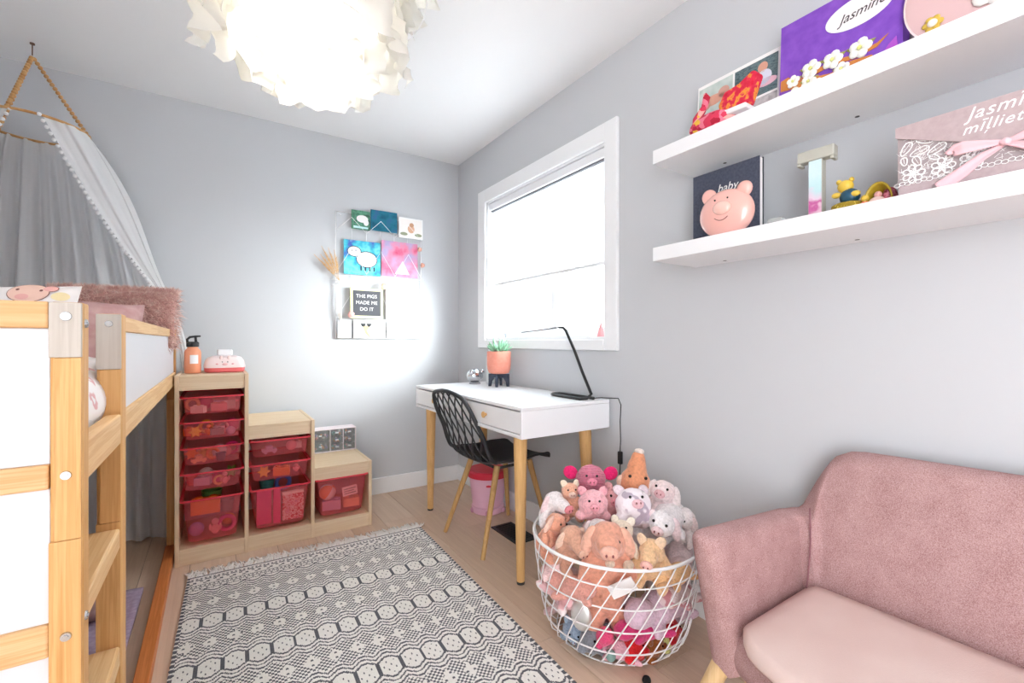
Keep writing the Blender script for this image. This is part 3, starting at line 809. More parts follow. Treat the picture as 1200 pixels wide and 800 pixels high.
for (cx, cy, rx, ry, z) in ((.03, .11, .074, .058, 0), (-.055, .16, .048, .038, 0)): shape(disc(cx, cy, rx, ry), z, .0003, ink, t, M)
for (cx, cy, rx, ry) in ((.03, .11, .069, .053), (-.055, .16, .043, .033)): shape(disc(cx, cy, rx, ry), .0003, .0003, toyc['white'], t, M)
for x in (-.01, .02, .05, .08): shape([(x - .005, .03), (x + .005, .03), (x + .005, .06), (x - .005, .06)], .0003, .0003, ink, t, M)
shape(disc(-.07, .165, .004, .004), .0006, .0003, ink, t, M); shape(disc(-.045, .168, .004, .004), .0006, .0003, ink, t, M)
t, M, w, h = card('painting', 'pink abstract painting with a lilac patch, second row right on the wire grid', 'painting', .995, 1.265, 1.56, 1.815, vary('pink_paint', [(.3, '#d5406e'), (.45, '#e88aa8'), (.58, '#c0a6cc'), (.68, '#9aa6c8'), (.8, '#ea6a8c')], 8, .5))
shape([(-.04, .02), (.07, .02), (.02, .12)], 0, .0004, flat('pale_patch', '#e4dbe9', .6), t, M)
# letter board
t, M, w, h = card('letter_board', 'black letter board in a pale yellow frame on the wire grid', 'letter board', .775, 1.0, 1.252, 1.46, flat('black_felt', '#55565c', .95), th=.012, y=GY - .032, border=(.017, flat('pale_yellow_wood', '#e8e2ae', .5)))
for i, s_ in enumerate(('THE PIGS', 'MADE ME', 'DO IT')):
    text(s_, .034, toyc['white'], t, at(FACE_S, (-.002, -.0075, .152 - i * .045)), .0006, spacing=1.05)
flw = vary('floral_print', [(.40, '#f4f1f0'), (.5, '#eac3c4'), (.56, '#f4f1f0'), (.64, '#d9a9b0'), (.7, '#f4f1f0')], 11, .6)
card('print_card', 'white card with pale pink flowers, third row right on the wire grid', 'card', 1.025, 1.275, 1.25, 1.51, flw)
card('print_card', 'white card with sketchy grey-green sprigs, bottom right on the wire grid', 'card', 1.03, 1.28, 1.118, 1.238, vary('sprig_print', [(.5, '#f4f3f2'), (.56, '#8b9480'), (.6, '#f4f3f2'), (.7, '#b9a9a0'), (.74, '#f4f3f2')], 13, .6, sc=(1, 1, 2)))
t, M, w, h = card('print_card', 'white card with two black shapes on a stem, bottom middle on wire grid', 'card', .80, 1.02, 1.116, 1.24, pw_)
for x in (-.045, -.005): shape([(x - .018, .10), (x + .018, .10), (x + .012, .082), (x, .076), (x - .012, .082)], 0, .0004, toyc['grey'] if 0 else M_bplast, t, M)
shape([(-.05, .085), (-.03, .03), (.0, .0), (.006, .003), (-.02, .05), (.002, .08)], 0, .0003, flat('straw_ink', '#c9b183', .6), t, M)
card('print_card', 'plain greyish white rectangle, bottom left on the wire grid', 'card', .695, .785, 1.116, 1.236, flat('grey_rect', '#dcdde0', .6))  # plain greyish rectangle without any print
# small trimmings
def rosette(name, label, p, c, r=.018, seed=0):
    b = MB(); rr = random.Random(seed)
    for i in range(9):
        a = i * 2.4; q = r * .55 * (i / 9) ** .5
        b.ball((q * math.cos(a), -.004 * (9 - i) / 9, q * math.sin(a)), (r * .5, r * .25, r * .5), 8)
    o = b.build(name, flat(name + '_c%d' % seed, c, .8), None, smooth=True); place(o, p); tag(o, label, 'ornament')
rosette('fabric_flower', 'beige fabric flower clipped above the corner of the letter board', (1.0, GY - .05, 1.478), '#e6c8a6', .024, 1)
rosette('fabric_flower', 'pink fabric flower on the right edge of the wire grid by the pink painting', (1.30, GY - .03, 1.66), '#d8a08c', .02, 2)
rosette('fabric_flower', 'salmon fabric flower at the upper right corner of the pink painting', (1.275, GY - .036, 1.775), '#eeb3a0', .02, 3)
rosette('fabric_flower', 'pink bow at the lower left corner of the letter board', (.775, GY - .05, 1.275), '#e3a7a0', .025, 4)
def pampas():
    t = thing('dried_grass_bunch', 'bunch of dried pampas grass tied to the left edge of the wire grid', 'dried grass', (.705, GY - .035, 1.50))
    straw = vary('pampas_plume', [(.3, '#e2bd8e'), (.7, '#c99d68')], 60, .95); r = random.Random(2); b = MB()
    for i in range(5):
        a = R(100 + i * 9); d = Vector((math.cos(a), -.1 * i / 5, math.sin(a))); L = .15 + .02 * (i % 3)
        b.cyl((0, 0, 0), tuple(d * .09), .0012, n=5)
        for k in range(260):
            s_ = r.random(); p = d * (.05 + L * s_); q = Vector((r.gauss(0, 1), r.gauss(0, 1), r.gauss(0, .6) + 1.1)) * .011 * math.sin(PI * min(.95, s_ + .12)) + d * .012
            side = q.cross(Vector((0, 1, 0))).normalized() * .0009
            b.add([p - side, p + side, p + q], [(0, 1, 2)])
    b.build('plume', straw, t)['kind'] = 'stuff'
    b = MB()
    for i in range(4): b.tube([(0, 0, 0), (.004 * i - .004, -.003, -.10), (.008 * i - .01, 0, -.24 - .02 * i)], .0022, 6)
    b.build('stems', flat('pale_stem', '#f0e9e0', .8), t, smooth=True)
    MB().tube([(-.06, -.006, .012), (0, -.012, -.004), (.05, -.008, .006), (0, -.012, -.012), (-.05, -.006, -.03)], .0035, 6).build('ribbon', M_white, t, smooth=True)
pampas()

# ------------------------------------------------------------------ desk
D0, D1, DY0, DY1, DZ = 1.08, 1.597, 1.57, 2.77, .81
oak_leg = wood('oak_leg', '#e2b77e', '#c99a5c', 'Z', .5, .8)
def desk():
    t = thing('desk', 'white two-drawer desk on splayed light wood legs under the window', 'desk', ((D0 + D1) / 2, (DY0 + DY1) / 2, 0))
    O = Vector(t.location)
    def bx(n, a, c, m=M_white, bev=.002, par=None): return MB().box(Vector(a) - O, Vector(c) - O).build(n, m, par or t, bevel=bev)
    bx('top', (D0, DY0, DZ - .016), (D1, DY1, DZ), bev=.003)
    zb = DZ - .135
    bx('side', (D0, DY0, zb), (D1, DY0 + .016, DZ - .0165)); bx('side', (D0, DY1 - .016, zb), (D1, DY1, DZ - .0165))
    bx('back', (D1 - .016, DY0 + .016, zb), (D1, DY1 - .016, DZ - .0165)); bx('underside', (D0, DY0 + .016, zb), (D1 - .016, DY1 - .016, zb + .016))
    mid = (DY0 + DY1) / 2; bx('divider', (D0 + .002, mid - .008, zb + .016), (D1 - .02, mid + .008, DZ - .0165))
    gapm = flat('drawer_frame_shadow', '#c9cbd0', .6)
    for y0, y1 in ((DY0 + .019, mid - .011), (mid + .011, DY1 - .019)):
        d = bx('drawer', (D0 + .003, y0, zb + .020), (D0 + .019, y1, DZ - .0225), bev=.0015)
        MB().box(Vector((D0 + .019, y0 + .01, zb + .022)) - O, Vector((D1 - .06, y1 - .01, zb + .09)) - O).build('drawer_box', M_white, d)
        k = MB().cyl((0, 0, 0), (-.014, 0, 0), .007, .009, 16).cyl((-.014, 0, 0), (-.019, 0, 0), .015, .014, 20).build('knob', oak_leg, d, smooth=2)
        k.location = Vector((D0 + .003, (y0 + y1) / 2, (zb + DZ) / 2)) - O
    for tx, ty, bx_, by_ in ((1.138, 1.665, 1.152, 1.682), (D1 - .075, 1.665, D1 - .035, 1.665), (1.142, 2.67, 1.166, 2.738), (D1 - .075, 2.67, D1 - .045, 2.73)):
        top = Vector((tx, ty, zb)) - O; bot = Vector((bx_, by_, .0)) - O
        q = MB().tube([top, bot + (top - bot) * .02], [.031, .0185], 20).build('leg', oak_leg, t, smooth=2)
        MB().tube([bot + (top - bot) * .02, bot], [.0188, .018], 16).build('foot', M_bplast, q, smooth=2)
desk()

# desk lamp (one bent tube) with its cord
def desk_lamp():
    t = thing('desk_lamp', 'slim black bent-tube desk lamp with a long thin arm on the desk', 'lamp', (1.49, 1.62, DZ))
    r = .0075
    b = MB(); z = r
    loop = [(.03, -.02, z), (.03, .20, z), (.02, .225, z), (-.005, .235, z), (-.03, .225, z), (-.04, .20, z), (-.04, .0, z), (-.02, -.028, z + .004), (.005, -.03, z + .022),
            (.012, .04, .13), (.014, .10, .235), (.014, .165, .335), (.012, .185, .352), (.01, .215, .353)]
    b.tube(loop, r, 12).build('bent_frame', M_black, t, smooth=True)
    MB().tube([(.01, .215, .353), (.008, .40, .343), (.006, .555, .333)], [.0055, .0045, .004], 10).build('light_arm', flat('grey_arm', '#8b8c90', .4, .3), t, smooth=True)
    pts = [(.03, -.02, .008), (.05, -.05, .012), (.075, -.09, .0125), (.098, -.115, .012), (.112, -.118, -.02), (.115, -.110, -.10), (.116, -.112, -.19), (.114, -.110, -.24)]
    MB().tube(pts, .0024, 8).build('cord', M_black, t, smooth=True)
    MB().box((.105, -.121, -.30), (.123, -.101, -.24)).build('inline_switch', M_bplast, t, bevel=.004, seg=3)
    MB().tube([(.114, -.111, -.30), (.113, -.108, -.40), (.114, -.13, -.55), (.116, -.14, -.70), (.11, -.10, -.80), (.10, -.02, -.806)], .0024, 8).build('cord', M_black, t, smooth=True)
desk_lamp()
def plant():
    s = thing('plant_stand', 'small dark slate four-legged stand under the coral plant pot', 'plant stand', (1.485, 2.41, DZ))
    dk = vary('dark_slate', [(.3, '#4c5262'), (.7, '#3b404e')], 40, .7)
    for a in (45, 135, 225, 315):
        ca, sa = math.cos(R(a)), math.sin(R(a)); b = MB()
        M = Matrix.Rotation(R(a), 4, 'Z') @ Matrix.Rotation(R(90), 4, 'X')
        b.prism([(.004, .060), (.004, .078), (.066, .078), (.066, 0), (.05, 0), (.044, .03), (.03, .052)], .014, M @ Matrix.Translation((0, 0, -.007)))
        b.build('leg', dk, s, bevel=.001)
    MB().cyl((0, 0, .068), (0, 0, .0785), .03, n=20).build('hub', dk, s)
    t = thing('potted_succulent', 'green succulent in a coral pink pot on the dark stand on the desk', 'plant', (1.485, 2.41, DZ + .079))
    MB().lathe([(.045, 0), (.062, .006), (.072, .03), (.075, .06), (.075, .138), (.070, .140), (.067, .125), (.060, .120)], 32).build('pot', vary('coral_pot', [(.3, '#f0a08c'), (.7, '#ea9480')], 50, .6), t, smooth=2)
    MB().cyl((0, 0, .118), (0, 0, .124), .066, n=24).build('soil', flat('soil', '#4a3a30', .95), t)
    lf = vary('succulent_leaf', [(.3, '#6fa583'), (.7, '#a4cbb0')], 40, .5); r = random.Random(4)
    for i in range(22):
        a = i * 2.4; tilt = R(20 + 50 * (i / 22)); L = .085 + .02 * (1 - i / 22)
        M = Matrix.Translation((0, 0, .124)) @ Matrix.Rotation(a, 4, 'Z') @ Matrix.Translation((.016 * i / 22, 0, 0)) @ Matrix.Rotation(tilt, 4, 'Y')
        b = MB(); b.tube([(0, 0, 0), (0, 0, L * .4), (-.003, 0, L * .8), (-.006, 0, L)], [.006, .010, .006, .0005], 6, sq=1)
        b.v = [tuple(M @ Vector(v)) for v in b.v]; b.build('leaf', lf, t, smooth=True)
plant()
def deskbits():
    mir = flat('mirror_chrome', '#c9ccd0', .12, 1)
    t = thing('silver_ornament', 'shiny silver rounded ornament on the desk beside the coral plant pot', 'ornament', (1.44, 2.64, DZ)); t.scale = (1.3, 1.3, 1.3)
    MB().ball((0, 0, .042), (.045, .036, .036), 20).build('body', mir, t, smooth=True)
    MB().cyl((0, 0, 0), (0, 0, .008), .03, .026, 24).build('base', flat('grey_base', '#9a9ea4', .4), t, smooth=2)
    for x in (-1, 1): MB().ball((x * .03, -.02, .062), .014, 12).build('lobe', mir, t, smooth=True)
    t = thing('white_bottle', 'tall white bottle with a dark top standing behind the coral plant pot', 'bottle', (1.535, 2.60, DZ))
    MB().lathe([(.026, 0), (.028, .004), (.028, .17), (.018, .2), (.013, .21), (.013, .23)], 24).build('body', flat('frosted_white', '#dfe4e6', .3), t, smooth=2)
    MB().cyl((0, 0, .23), (0, 0, .262), .016, n=20).build('cap', flat('grey_cap', '#6e7378', .4), t, smooth=2)
    MB().box((-.012, -.0295, .03), (.012, -.0275, .15)).build('label_strip', flat('grey_strip', '#9aa3a8', .5), t)
deskbits()

# ------------------------------------------------------------------ chair
def chair():
    t = thing('desk_chair', 'black shell chair with an open lattice back and wooden legs pushed under the desk', 'chair', (1.345, 2.18, 0), R(2))
    shell = flat('black_shell', '#2b2d31', .5, bump=(180, .1))
    # centre profile from front lip to the top of the back: (x, z, half width)
    prof = [(.215, .438, .185), (.19, .452, .205), (.12, .440, .218), (.02, .428, .225), (-.08, .430, .226), (-.15, .440, .224), (-.205, .468, .222), (-.240, .53, .220), (-.262, .61, .215), (-.295, .69, .208), (-.322, .765, .190), (-.336, .812, .145), (-.341, .832, .03)]
    N = len(prof) - 1
    def P(u):
        k = min(int(u * N), N - 1); f = u * N - k
        p0, p1, p2, p3 = (prof[max(0, min(N, k + d))] for d in (-1, 0, 1, 2))
        return [.5 * ((2 * b) + (-a + c) * f + (2 * a - 5 * b + 4 * c - d) * f * f + (-a + 3 * b - 3 * c + d) * f ** 3) for a, b, c, d in zip(p0, p1, p2, p3)]
    def S_(u, a):
        x, z, w = P(u); back = min(1, max(0, (u - .38) / .2)); k = abs(a) ** 2.5
        lift = .045 * k * (1 - back) * min(1, u * 4 + .2); fwd = .035 * k * back * (1 - max(0, u - .5) * 2)
        return Vector((x + fwd, a * w, z + lift))
    ub = .50
    MB().grid(lambda i, j: S_(i * ub, j * 2 - 1), 30, 28).build('seat_shell', shell, t, smooth=True, solid=.006)
    rim = [S_(ub - .05 + (1 - ub + .05) * i / 26, 1) for i in range(27)] + [S_(1 - (1 - ub + .05) * i / 26, -1) for i in range(27)]
    MB().tube(rim, .0105, 10, sq=1).build('back_frame', shell, t, smooth=True)
    edge = [S_(ub * (1 - i / 20), 1) for i in range(21)] + [S_(0, 1 - 2 * i / 10) for i in range(1, 10)] + [S_(ub * i / 20, -1) for i in range(21)]
    MB().tube(edge, .0055, 8).build('seat_edge', shell, t, smooth=True)
    u0 = ub - .01
    def inside(y, u):
        w = P(u)[2]; return abs(y) <= w
    b = MB()
    for sgn in (1, -1):
        for k in range(-9, 10):
            pts = []
            for i in range(61):
                u = u0 + (1 - u0) * i / 60; y = sgn * (k * .066 + (u - u0) * .40)
                if u < .985 and inside(y, u): pts.append(S_(u, y / P(u)[2]))
            if len(pts) > 2: MB().tube(pts, .0042, 6).build('lattice_bar', shell, t, smooth=True)
    for x, y, fx, fy in ((.12, .12, .205, .205), (.12, -.12, .205, -.205), (-.10, .13, -.235, .205), (-.10, -.13, -.235, -.205)):
        MB().tube([(x, y, .43), (fx, fy, 0)], [.017, .0115], 16).build('leg', wood('walnut_leg', '#c9a06a', '#a67c48', 'Z', .5, 1) if y > 0 and x > 0 else bpy.data.materials.get('walnut_leg') or oak_leg, t, smooth=2)
    b = MB().tube([(.12, .12, .418), (-.10, .13, .418)], .008, 8).tube([(.12, -.12, .418), (-.10, -.13, .418)], .008, 8).tube([(.12, .12, .418), (.12, -.12, .418)], .008, 8).tube([(-.10, .13, .418), (-.10, -.13, .418)], .008, 8)
    b.build('underframe', M_black, t, smooth=True)
chair()

def bucket():
    t = thing('lidded_bucket', 'pink plastic bucket with a red lid on the floor under the desk', 'bucket', (1.475, 2.53, 0))
    pk = flat('pink_bucket', '#f0bfd6', .4); rd = flat('red_lid', '#d92b45', .4)
    MB().lathe([(.095, 0), (.10, .004), (.105, .04), (.098, .046), (.118, .21), (.122, .235)], 36).build('body', pk, t, smooth=2)
    for a in range(5):
        an = a * 2 * PI / 5 + .4; MB().ball((.1 * math.cos(an), .1 * math.sin(an), .016), (.016, .016, .018), 10).build('foot_notch', flat('pink_dark', '#dca3c0', .5), t, smooth=True)
    MB().lathe([(.124, .228), (.130, .230), (.131, .262), (.122, .272), (.05, .276)], 36).build('lid', rd, t, smooth=2)
    a = R(-118); M = Matrix.Translation((.1185 * math.cos(a), .1185 * math.sin(a), .19)) @ Matrix.Rotation(a - R(90) + R(180), 4, 'Z') @ Matrix.Rotation(R(90), 4, 'X')
    shape(disc(0, 0, .016, .007), -.001, .003, rd, t, M, 'badge')
bucket()

def floor_vent():
    t = thing('floor_vent', 'black slatted floor vent cover set in the planks beside the near desk leg', 'vent', (1.42, 2.145, 0), 0)
    MB().box((-.07, -.135, .0002), (.07, .135, .002)).build('base_plate', flat('vent_dark', '#0d0d0f', .6), t)
    b = MB()
    for a, c in (((-.07, -.135, .002), (-.052, .135, .006)), ((.052, -.135, .002), (.07, .135, .006)), ((-.052, -.135, .002), (.052, -.115, .006)), ((-.052, .115, .002), (.052, .135, .006))): b.box(a, c)
    b.build('frame', M_black, t)
    for i in range(12): MB().box((-.052, -.112 + i * .019, .002), (.052, -.102 + i * .019, .005)).build('slat', M_black, t)
floor_vent()

# ------------------------------------------------------------------ rug, woven stitch by stitch
def rug():
    Wd, Ld = 1.11, 1.85; nx, ny = 264, 412; sx, sy = Wd / nx, Ld / ny
    t = thing('rug', 'black and white woven rug with hexagon and zigzag bands and a fringed end', 'rug', (-.105, 2.535, 0), R(-1.8))
    c = Wd / 15
    def hh(x):
        f = abs(((x / c) % 1) - .5) * 2       # 0 at a hexagon's centre, 1 between two hexagons
        return .046 - .022 * max(0, (f - .25) / .75), f
    def dark(i, j):
        x = (i + .5) * sx; y = (j + .5) * sy; i2, j2 = i // 2, j // 2; k = i // 3
        if i < 3 or i > nx - 4: return (j // 2) % 3 < 2
        if y < .141:
            for a, b_, on in ((0, .011, True), (.021, .030, i2 % 2 == 0), (.038, .043, i2 % 4 < 3), (.050, .060, k % 4 == 0), (.060, .070, k % 4 == 2), (.070, .080, k % 4 == 1), (.088, .093, True), (.099, .107, i2 % 2 == 0), (.112, .117, True), (.122, .130, i2 % 3 == 0), (.135, .141, True)):
                if a <= y < b_: return on
            return False
        P = .305; q = (y - .42 + P * 10) % P
        if q > P / 2: q -= P
        h, f = hh(x); a = abs(q)
        if a < h: return f > .84 or (a < h - .012 and f < .66 and i % 3 == 0 and (j + i // 3 * 5) % 9 < 2)
        e = a - h
        if e < .0095: return True
        if e < .022: return False
        if e < .030: return True
        if e < .042: return False
        if e < .050: return True
        if e < .058: return False
        d = P / 2 - a
        if d / .036 + f / .75 < 1: return i2 % 3 == 0 and j2 % 3 == 0
        return (i2 + j2) % 2 == 0
    vs = []; 
    for j in range(ny + 1):
        for i in range(nx + 1):
            wv = .0013 * ((i + j) % 2) + .0006 * noise.noise(Vector((i * .11, j * .11, 0)))
            ex = .003 * noise.noise(Vector((0, j * .4, 0))) if i in (0, nx) else 0
            vs.append((i * sx + ex, -j * sy, .007 + wv))
    fs = [(j * (nx + 1) + i, (j + 1) * (nx + 1) + i, (j + 1) * (nx + 1) + i + 1, j * (nx + 1) + i + 1) for j in range(ny) for i in range(nx)]
    mi = [1 if dark(i, j) else 0 for j in range(ny) for i in range(nx)]
    me = bpy.data.meshes.new('woven_field'); me.from_pydata(vs, [], fs)
    wy = vary('cream_yarn', [(.3, '#f2f0ec'), (.7, '#e6e3de')], 300, .95); dy = vary('charcoal_yarn', [(.3, '#54555c'), (.7, '#6d6e74')], 300, .95)
    me.materials.append(wy); me.materials.append(dy); me.polygons.foreach_set('material_index', mi)
    o = bpy.data.objects.new('woven_field', me); COL.objects.link(o); o.parent = t; o['kind'] = 'stuff'
    b = MB().box((.001, -Ld + .001, .0005), (Wd - .001, -.001, .0066)).build('backing', wy, t)
    r = random.Random(8); var = []
    for k in range(6):
        b = MB()
        for s_ in range(3):
            ln = r.uniform(.06, .095); x = (s_ - 1) * .0045; dx = r.gauss(0, .016)
            b.tube([(x * .4, 0, .006), (x + dx * .3, ln * .35, .0075), (x + dx * .8 + r.gauss(0, .004), ln * .7, .004), (x + dx, ln, .0028)], [.0036, .0046, .0040, .0034], 6)
        m = b.build('tassel', wy, t, smooth=True); var.append(m)
    for k in range(86):
        o = var[k] if k < 6 else var[k % 6].copy()
        if k >= 6: COL.objects.link(o)
        o.location = (.006 + k * (Wd - .012) / 85, 0, 0); o.rotation_euler = (0, 0, r.gauss(.0, .28))
rug()

# ------------------------------------------------------------------ loveseat
def loveseat():
    t = thing('loveseat', 'dusty pink upholstered loveseat with light wooden legs by the right wall', 'sofa', (1.30, .08, 0))
    O = Vector(t.location)
    m = NT('melange_wool')
    v = m.coord(); f1 = m.noise(v, 480, 2); f2 = m.noise(v, 18, 2)
    mx = m.new('ShaderNodeMath', operation='MULTIPLY_ADD'); m.link(f2, mx.inputs[0]); mx.inputs[1].default_value = .25; m.link(f1, mx.inputs[2])
    m.link(m.ramp(mx.outputs[0], [(.40, '#95706f'), (.60, '#b08b8b'), (.80, '#c4a5a4')]), m.p.inputs['Base Color'])
    m.p.inputs['Roughness'].default_value = .95; m.p.inputs['Specular IOR Level'].default_value = .1; m.bump(f1, .5, .002)
    wool = m.m
    YA, YBk, XB = .735, -.575, 1.585       # arm outer face, other arm, back outer face
    yc = (YA + YBk) / 2
    # ---- shell wall: follows the arm, the corner, half the back, then mirrored
    rc = .14
    path = []   # (x, y, nx, ny, s) along the OUTER line at seat height; n points outwards
    n1, n2, n3 = 14, 10, 14
    xa = 1.012
    arm_d = [0, .003, .010, .021, .036] + [.036 + (XB - rc - xa - .036) * i / 10 for i in range(1, 10)]
    for i in range(n1): path.append((xa + arm_d[i], YA, 0, 1, 0))
    for i in range(n2 + 1):
        a = R(90 - 90 * i / n2); path.append((XB - rc + rc * math.cos(a), YA - rc + rc * math.sin(a), math.cos(a), math.sin(a), 1))
    for i in range(1, n3 + 1): path.append((XB, YA - rc + (yc - YA + rc) * i / n3, 1, 0, 2))
    def topz(x, y, i):
        if i <= n1: return .612 - .030 * min(1, (x - xa) / (XB - rc - xa))
        s_ = (YA - y) if True else 0
        d = max(0, min(1, (s_ - .035) / .175))
        e = (1 - (1 - d) ** 2.2)
        return .582 + (.775 - .582) * e + .012 * max(0, min(1, (s_ - .19) / .5))
    full = [(x, y, a, b_, topz(x, y, i), i) for i, (x, y, a, b_, k) in enumerate(path)]
    full += [(x, 2 * yc - y, a, -b_, z, i) for (x, y, a, b_, z, i) in reversed(full[:-1])]
    th = .07; ring_n = 20; vs = []; fs = []
    for (x, y, ax, ay, zt, i) in full:
        zb = .245; H_ = zt - zb
        kth = th; nf = [.12, .42, .70, .90, 1][i] if i < 5 else 1; zt = zt - (1 - nf) * .022
        prof = []
        rr = kth / 2
        for k in range(6): prof.append((0, zb + (H_ - rr) * k / 6))
        for k in range(9): a_ = PI * k / 8; prof.append((-rr + rr * math.cos(a_), zt - rr + rr * math.sin(a_)))
        for k in range(5): prof.append((-kth, zt - rr - (H_ - rr) * (k + 1) / 5))
        for off, z in prof:
            hfrac = (z - zb) / .53
            inner = off < -rr * 1.5
            fl = (-.035 if not inner else -.075) * (1 - hfrac) if i > n1 else (-.012 if not inner else -.03) * (1 - hfrac)
            slope = .085 * (1 - (z - zb) / .36) * max(0, 1 - (x - xa) / (XB - rc - xa))
            off = -th / 2 + (off + th / 2) * nf
            vs.append((x + ax * (off + fl) + slope, y + ay * (off + fl), z))
    k = 20
    for i in range(len(full) - 1):
        for j in range(k): fs.append((i * k + j, i * k + (j + 1) % k, (i + 1) * k + (j + 1) % k, (i + 1) * k + j))
    fs.append(tuple(range(k))); fs.append(tuple((len(full) - 1) * k + j for j in reversed(range(k))))
    b = MB(); b.add([Vector(p) - O for p in vs], fs); b.build('shell', wool, t, smooth=True, bevel=.012, seg=3)
    # seams where the arm meets the back
    for sy in (1, -1):
        pts = []
        for i in range(9):
            z = .36 + (.60 - .36) * i / 8
            x = 1.505 - .095 * (1 - (z - .245) / .53) - .02; y = YA - .075 - .012 - .018 * math.sin(i / 8 * PI * .6) - .03 * (1 - i / 8)
            pts.append(Vector((x - .004 + .012 * (i / 8), yc + sy * (y - yc), z)) - O)
        MB().tube(pts, .0022, 6).build('seam', flat('seam_thread', '#8d5f66', .9), t, smooth=True)
    # seat base with a bowed front
    def front(y, c): q = (y - yc) / (YA - yc - .02); return c - .155 * (1 - abs(q) ** 2.2)
    def slab(name, c, xr, ym, z0, z1, mat, rnd_, crown, corner=0):
        ny_, nx_ = 40, 16; vs = []
        rows = []
        def prof(u):   # closed section around the slab from front bottom over the top to back
            return u
        b = MB()
        def fn(u, v):
            y = yc + (u * 2 - 1) * ym; xf = front(y, c) + corner * max(0, (abs(u * 2 - 1) - .86) / .14) ** 2.2
            a = v * 4
            # section: bottom -> front round -> top -> back
            if a < 1: x, z = xr - (xr - xf - rnd_) * a, z0
            elif a < 2: an = (a - 1) * PI; x = xf + rnd_ - rnd_ * math.sin(an); z = (z0 + z1) / 2 - (z1 - z0) / 2 * math.cos(an)
            elif a < 3: x = xf + rnd_ + (xr - xf - rnd_) * (a - 2); z = z1
            else: x = xr; z = z1 + (z0 - z1) * (a - 3)
            e = abs(u * 2 - 1); 
            if z > (z0 + z1) / 2: z += crown * (1 - e ** 6) * math.sin(min(1, max(0, (x - xf) / (xr - xf))) * PI * .9 + .1)
            if e > .93: zz = (z0 + z1) / 2; f = 1 - ((e - .93) / .07) ** 2 * .65; z = zz + (z - zz) * f
            return Vector((x, y, z)) - O
        b.grid(fn, 44, 48)
        n = 49
        b.f.append(tuple(range(n))); b.mi.append(0); b.f.append(tuple(44 * n + j for j in reversed(range(n)))); b.mi.append(0)
        return b.build(name, mat, t, smooth=True)
    slab('seat_base', 1.13, 1.47, (YA - yc) - .045, .235, .350, wool, .04, 0)
    cush = NT('blush_cotton'); vv = cush.coord(); fa = cush.noise(vv, 300, 2); fb = cush.noise(vv, 5, 2)
    cush.link(cush.ramp(fb, [(.3, '#ddc2bb'), (.7, '#e4cdc6')]), cush.p.inputs['Base Color']); cush.p.inputs['Roughness'].default_value = .95; cush.bump(fa, .4, .002)
    slab('seat_cushion', 1.085, 1.425, (YA - yc) - .112, .352, .398, cush.m, .022, .012, .055)
    leg = wood('beech_leg', '#e8c89a', '#d8b27c', 'Z', .5, .6)
    for x, y in ((1.15, YA - .045), (1.15, YBk + .045), (1.45, YA - .06), (1.45, YBk + .06)):
        dx = -.055 if x < 1.3 else .04; dy = .10 if y > 0 else -.10
        MB().tube([Vector((x, y, .27)) - O, Vector((x + dx, y + dy, 0)) - O], [.026, .019], 20).build('leg', leg, t, smooth=2)
    for y in (YA - .12, YBk + .12): MB().box(Vector((1.12, y - .02, .20)) - O, Vector((1.48, y + .02, .24)) - O).build('crossbar', leg, t, bevel=.004)
loveseat()

# ------------------------------------------------------------------ wall shelves and what stands on them
SH = 1.357; SY1, SY0 = 1.115, .0
def shelf(z, label):
    t = thing('wall_shelf', label, 'shelf', (SH, SY0, z), 0, 'floating shelves')
    MB().box((0, 0, 0), (XR - SH, SY1 - SY0, .050)).build('board', M_white, t, bevel=.0015)
    for y in (.14, .55, .96): MB().cyl((XR - SH - .05, y, -.0006), (XR - SH - .05, y, .002), .006, n=14).build('screw_hole', M_bplast, t)
shelf(1.387, 'lower white floating shelf on the right wall'); shelf(1.746, 'upper white floating shelf on the right wall')
S1, S2 = 1.7965, 1.4375
def wcard(name, label, cat, y0, y1, z0, z1, x, th, mat, lean=3):
    """upright board facing -X, origin at the middle of its lower front edge"""
    t = thing(name, label, cat, (x, (y0 + y1) / 2, z0), (0, R(lean), 0))
    w, h = y1 - y0, z1 - z0
    MB().box((0, -w / 2, 0), (th, w / 2, h)).build('board', mat, t, bevel=.001)
    return t, Matrix.Translation((-.0006, 0, 0)) @ FACE_W, w, h
# photo collage
t, M, w, h = wcard('photo_collage', 'white bordered board of baby photographs on the upper shelf', 'photo', .756, 1.06, S1, 2.062, 1.535, .008, pw_, 4)
def rect(x0, y0, x1, y1): return [(x0, y0), (x1, y0), (x1, y1), (x0, y1)]
pm = [vary('photo_teal_wool', [(.3, '#33474f'), (.5, '#6c8084'), (.7, '#2f424c')], 50, .4, sc=(1, 1, 3)), vary('photo_grey_mint', [(.3, '#a9bab4'), (.6, '#cfd8d4'), (.75, '#8ca39c')], 12, .4),
      vary('photo_dark_green', [(.3, '#284036'), (.6, '#c8c3c4'), (.75, '#6d6068')], 16, .4), vary('photo_warm_dark', [(.3, '#3c3438'), (.6, '#a98a82'), (.75, '#5c4a4c')], 20, .4)]
skin, skin2 = flat('photo_skin', '#d9a08a', .5), flat('photo_shirt', '#dfe0f0', .5)
for (a, m_) in (((-.145, .130, -.012, .252), pm[1]), ((-.145, .008, -.012, .118), pm[3]), ((-.004, .128, .145, .252), pm[0]), ((-.004, .008, .145, .120), pm[2])): shape(rect(*a), 0, .0004, m_, t, M, 'picture')
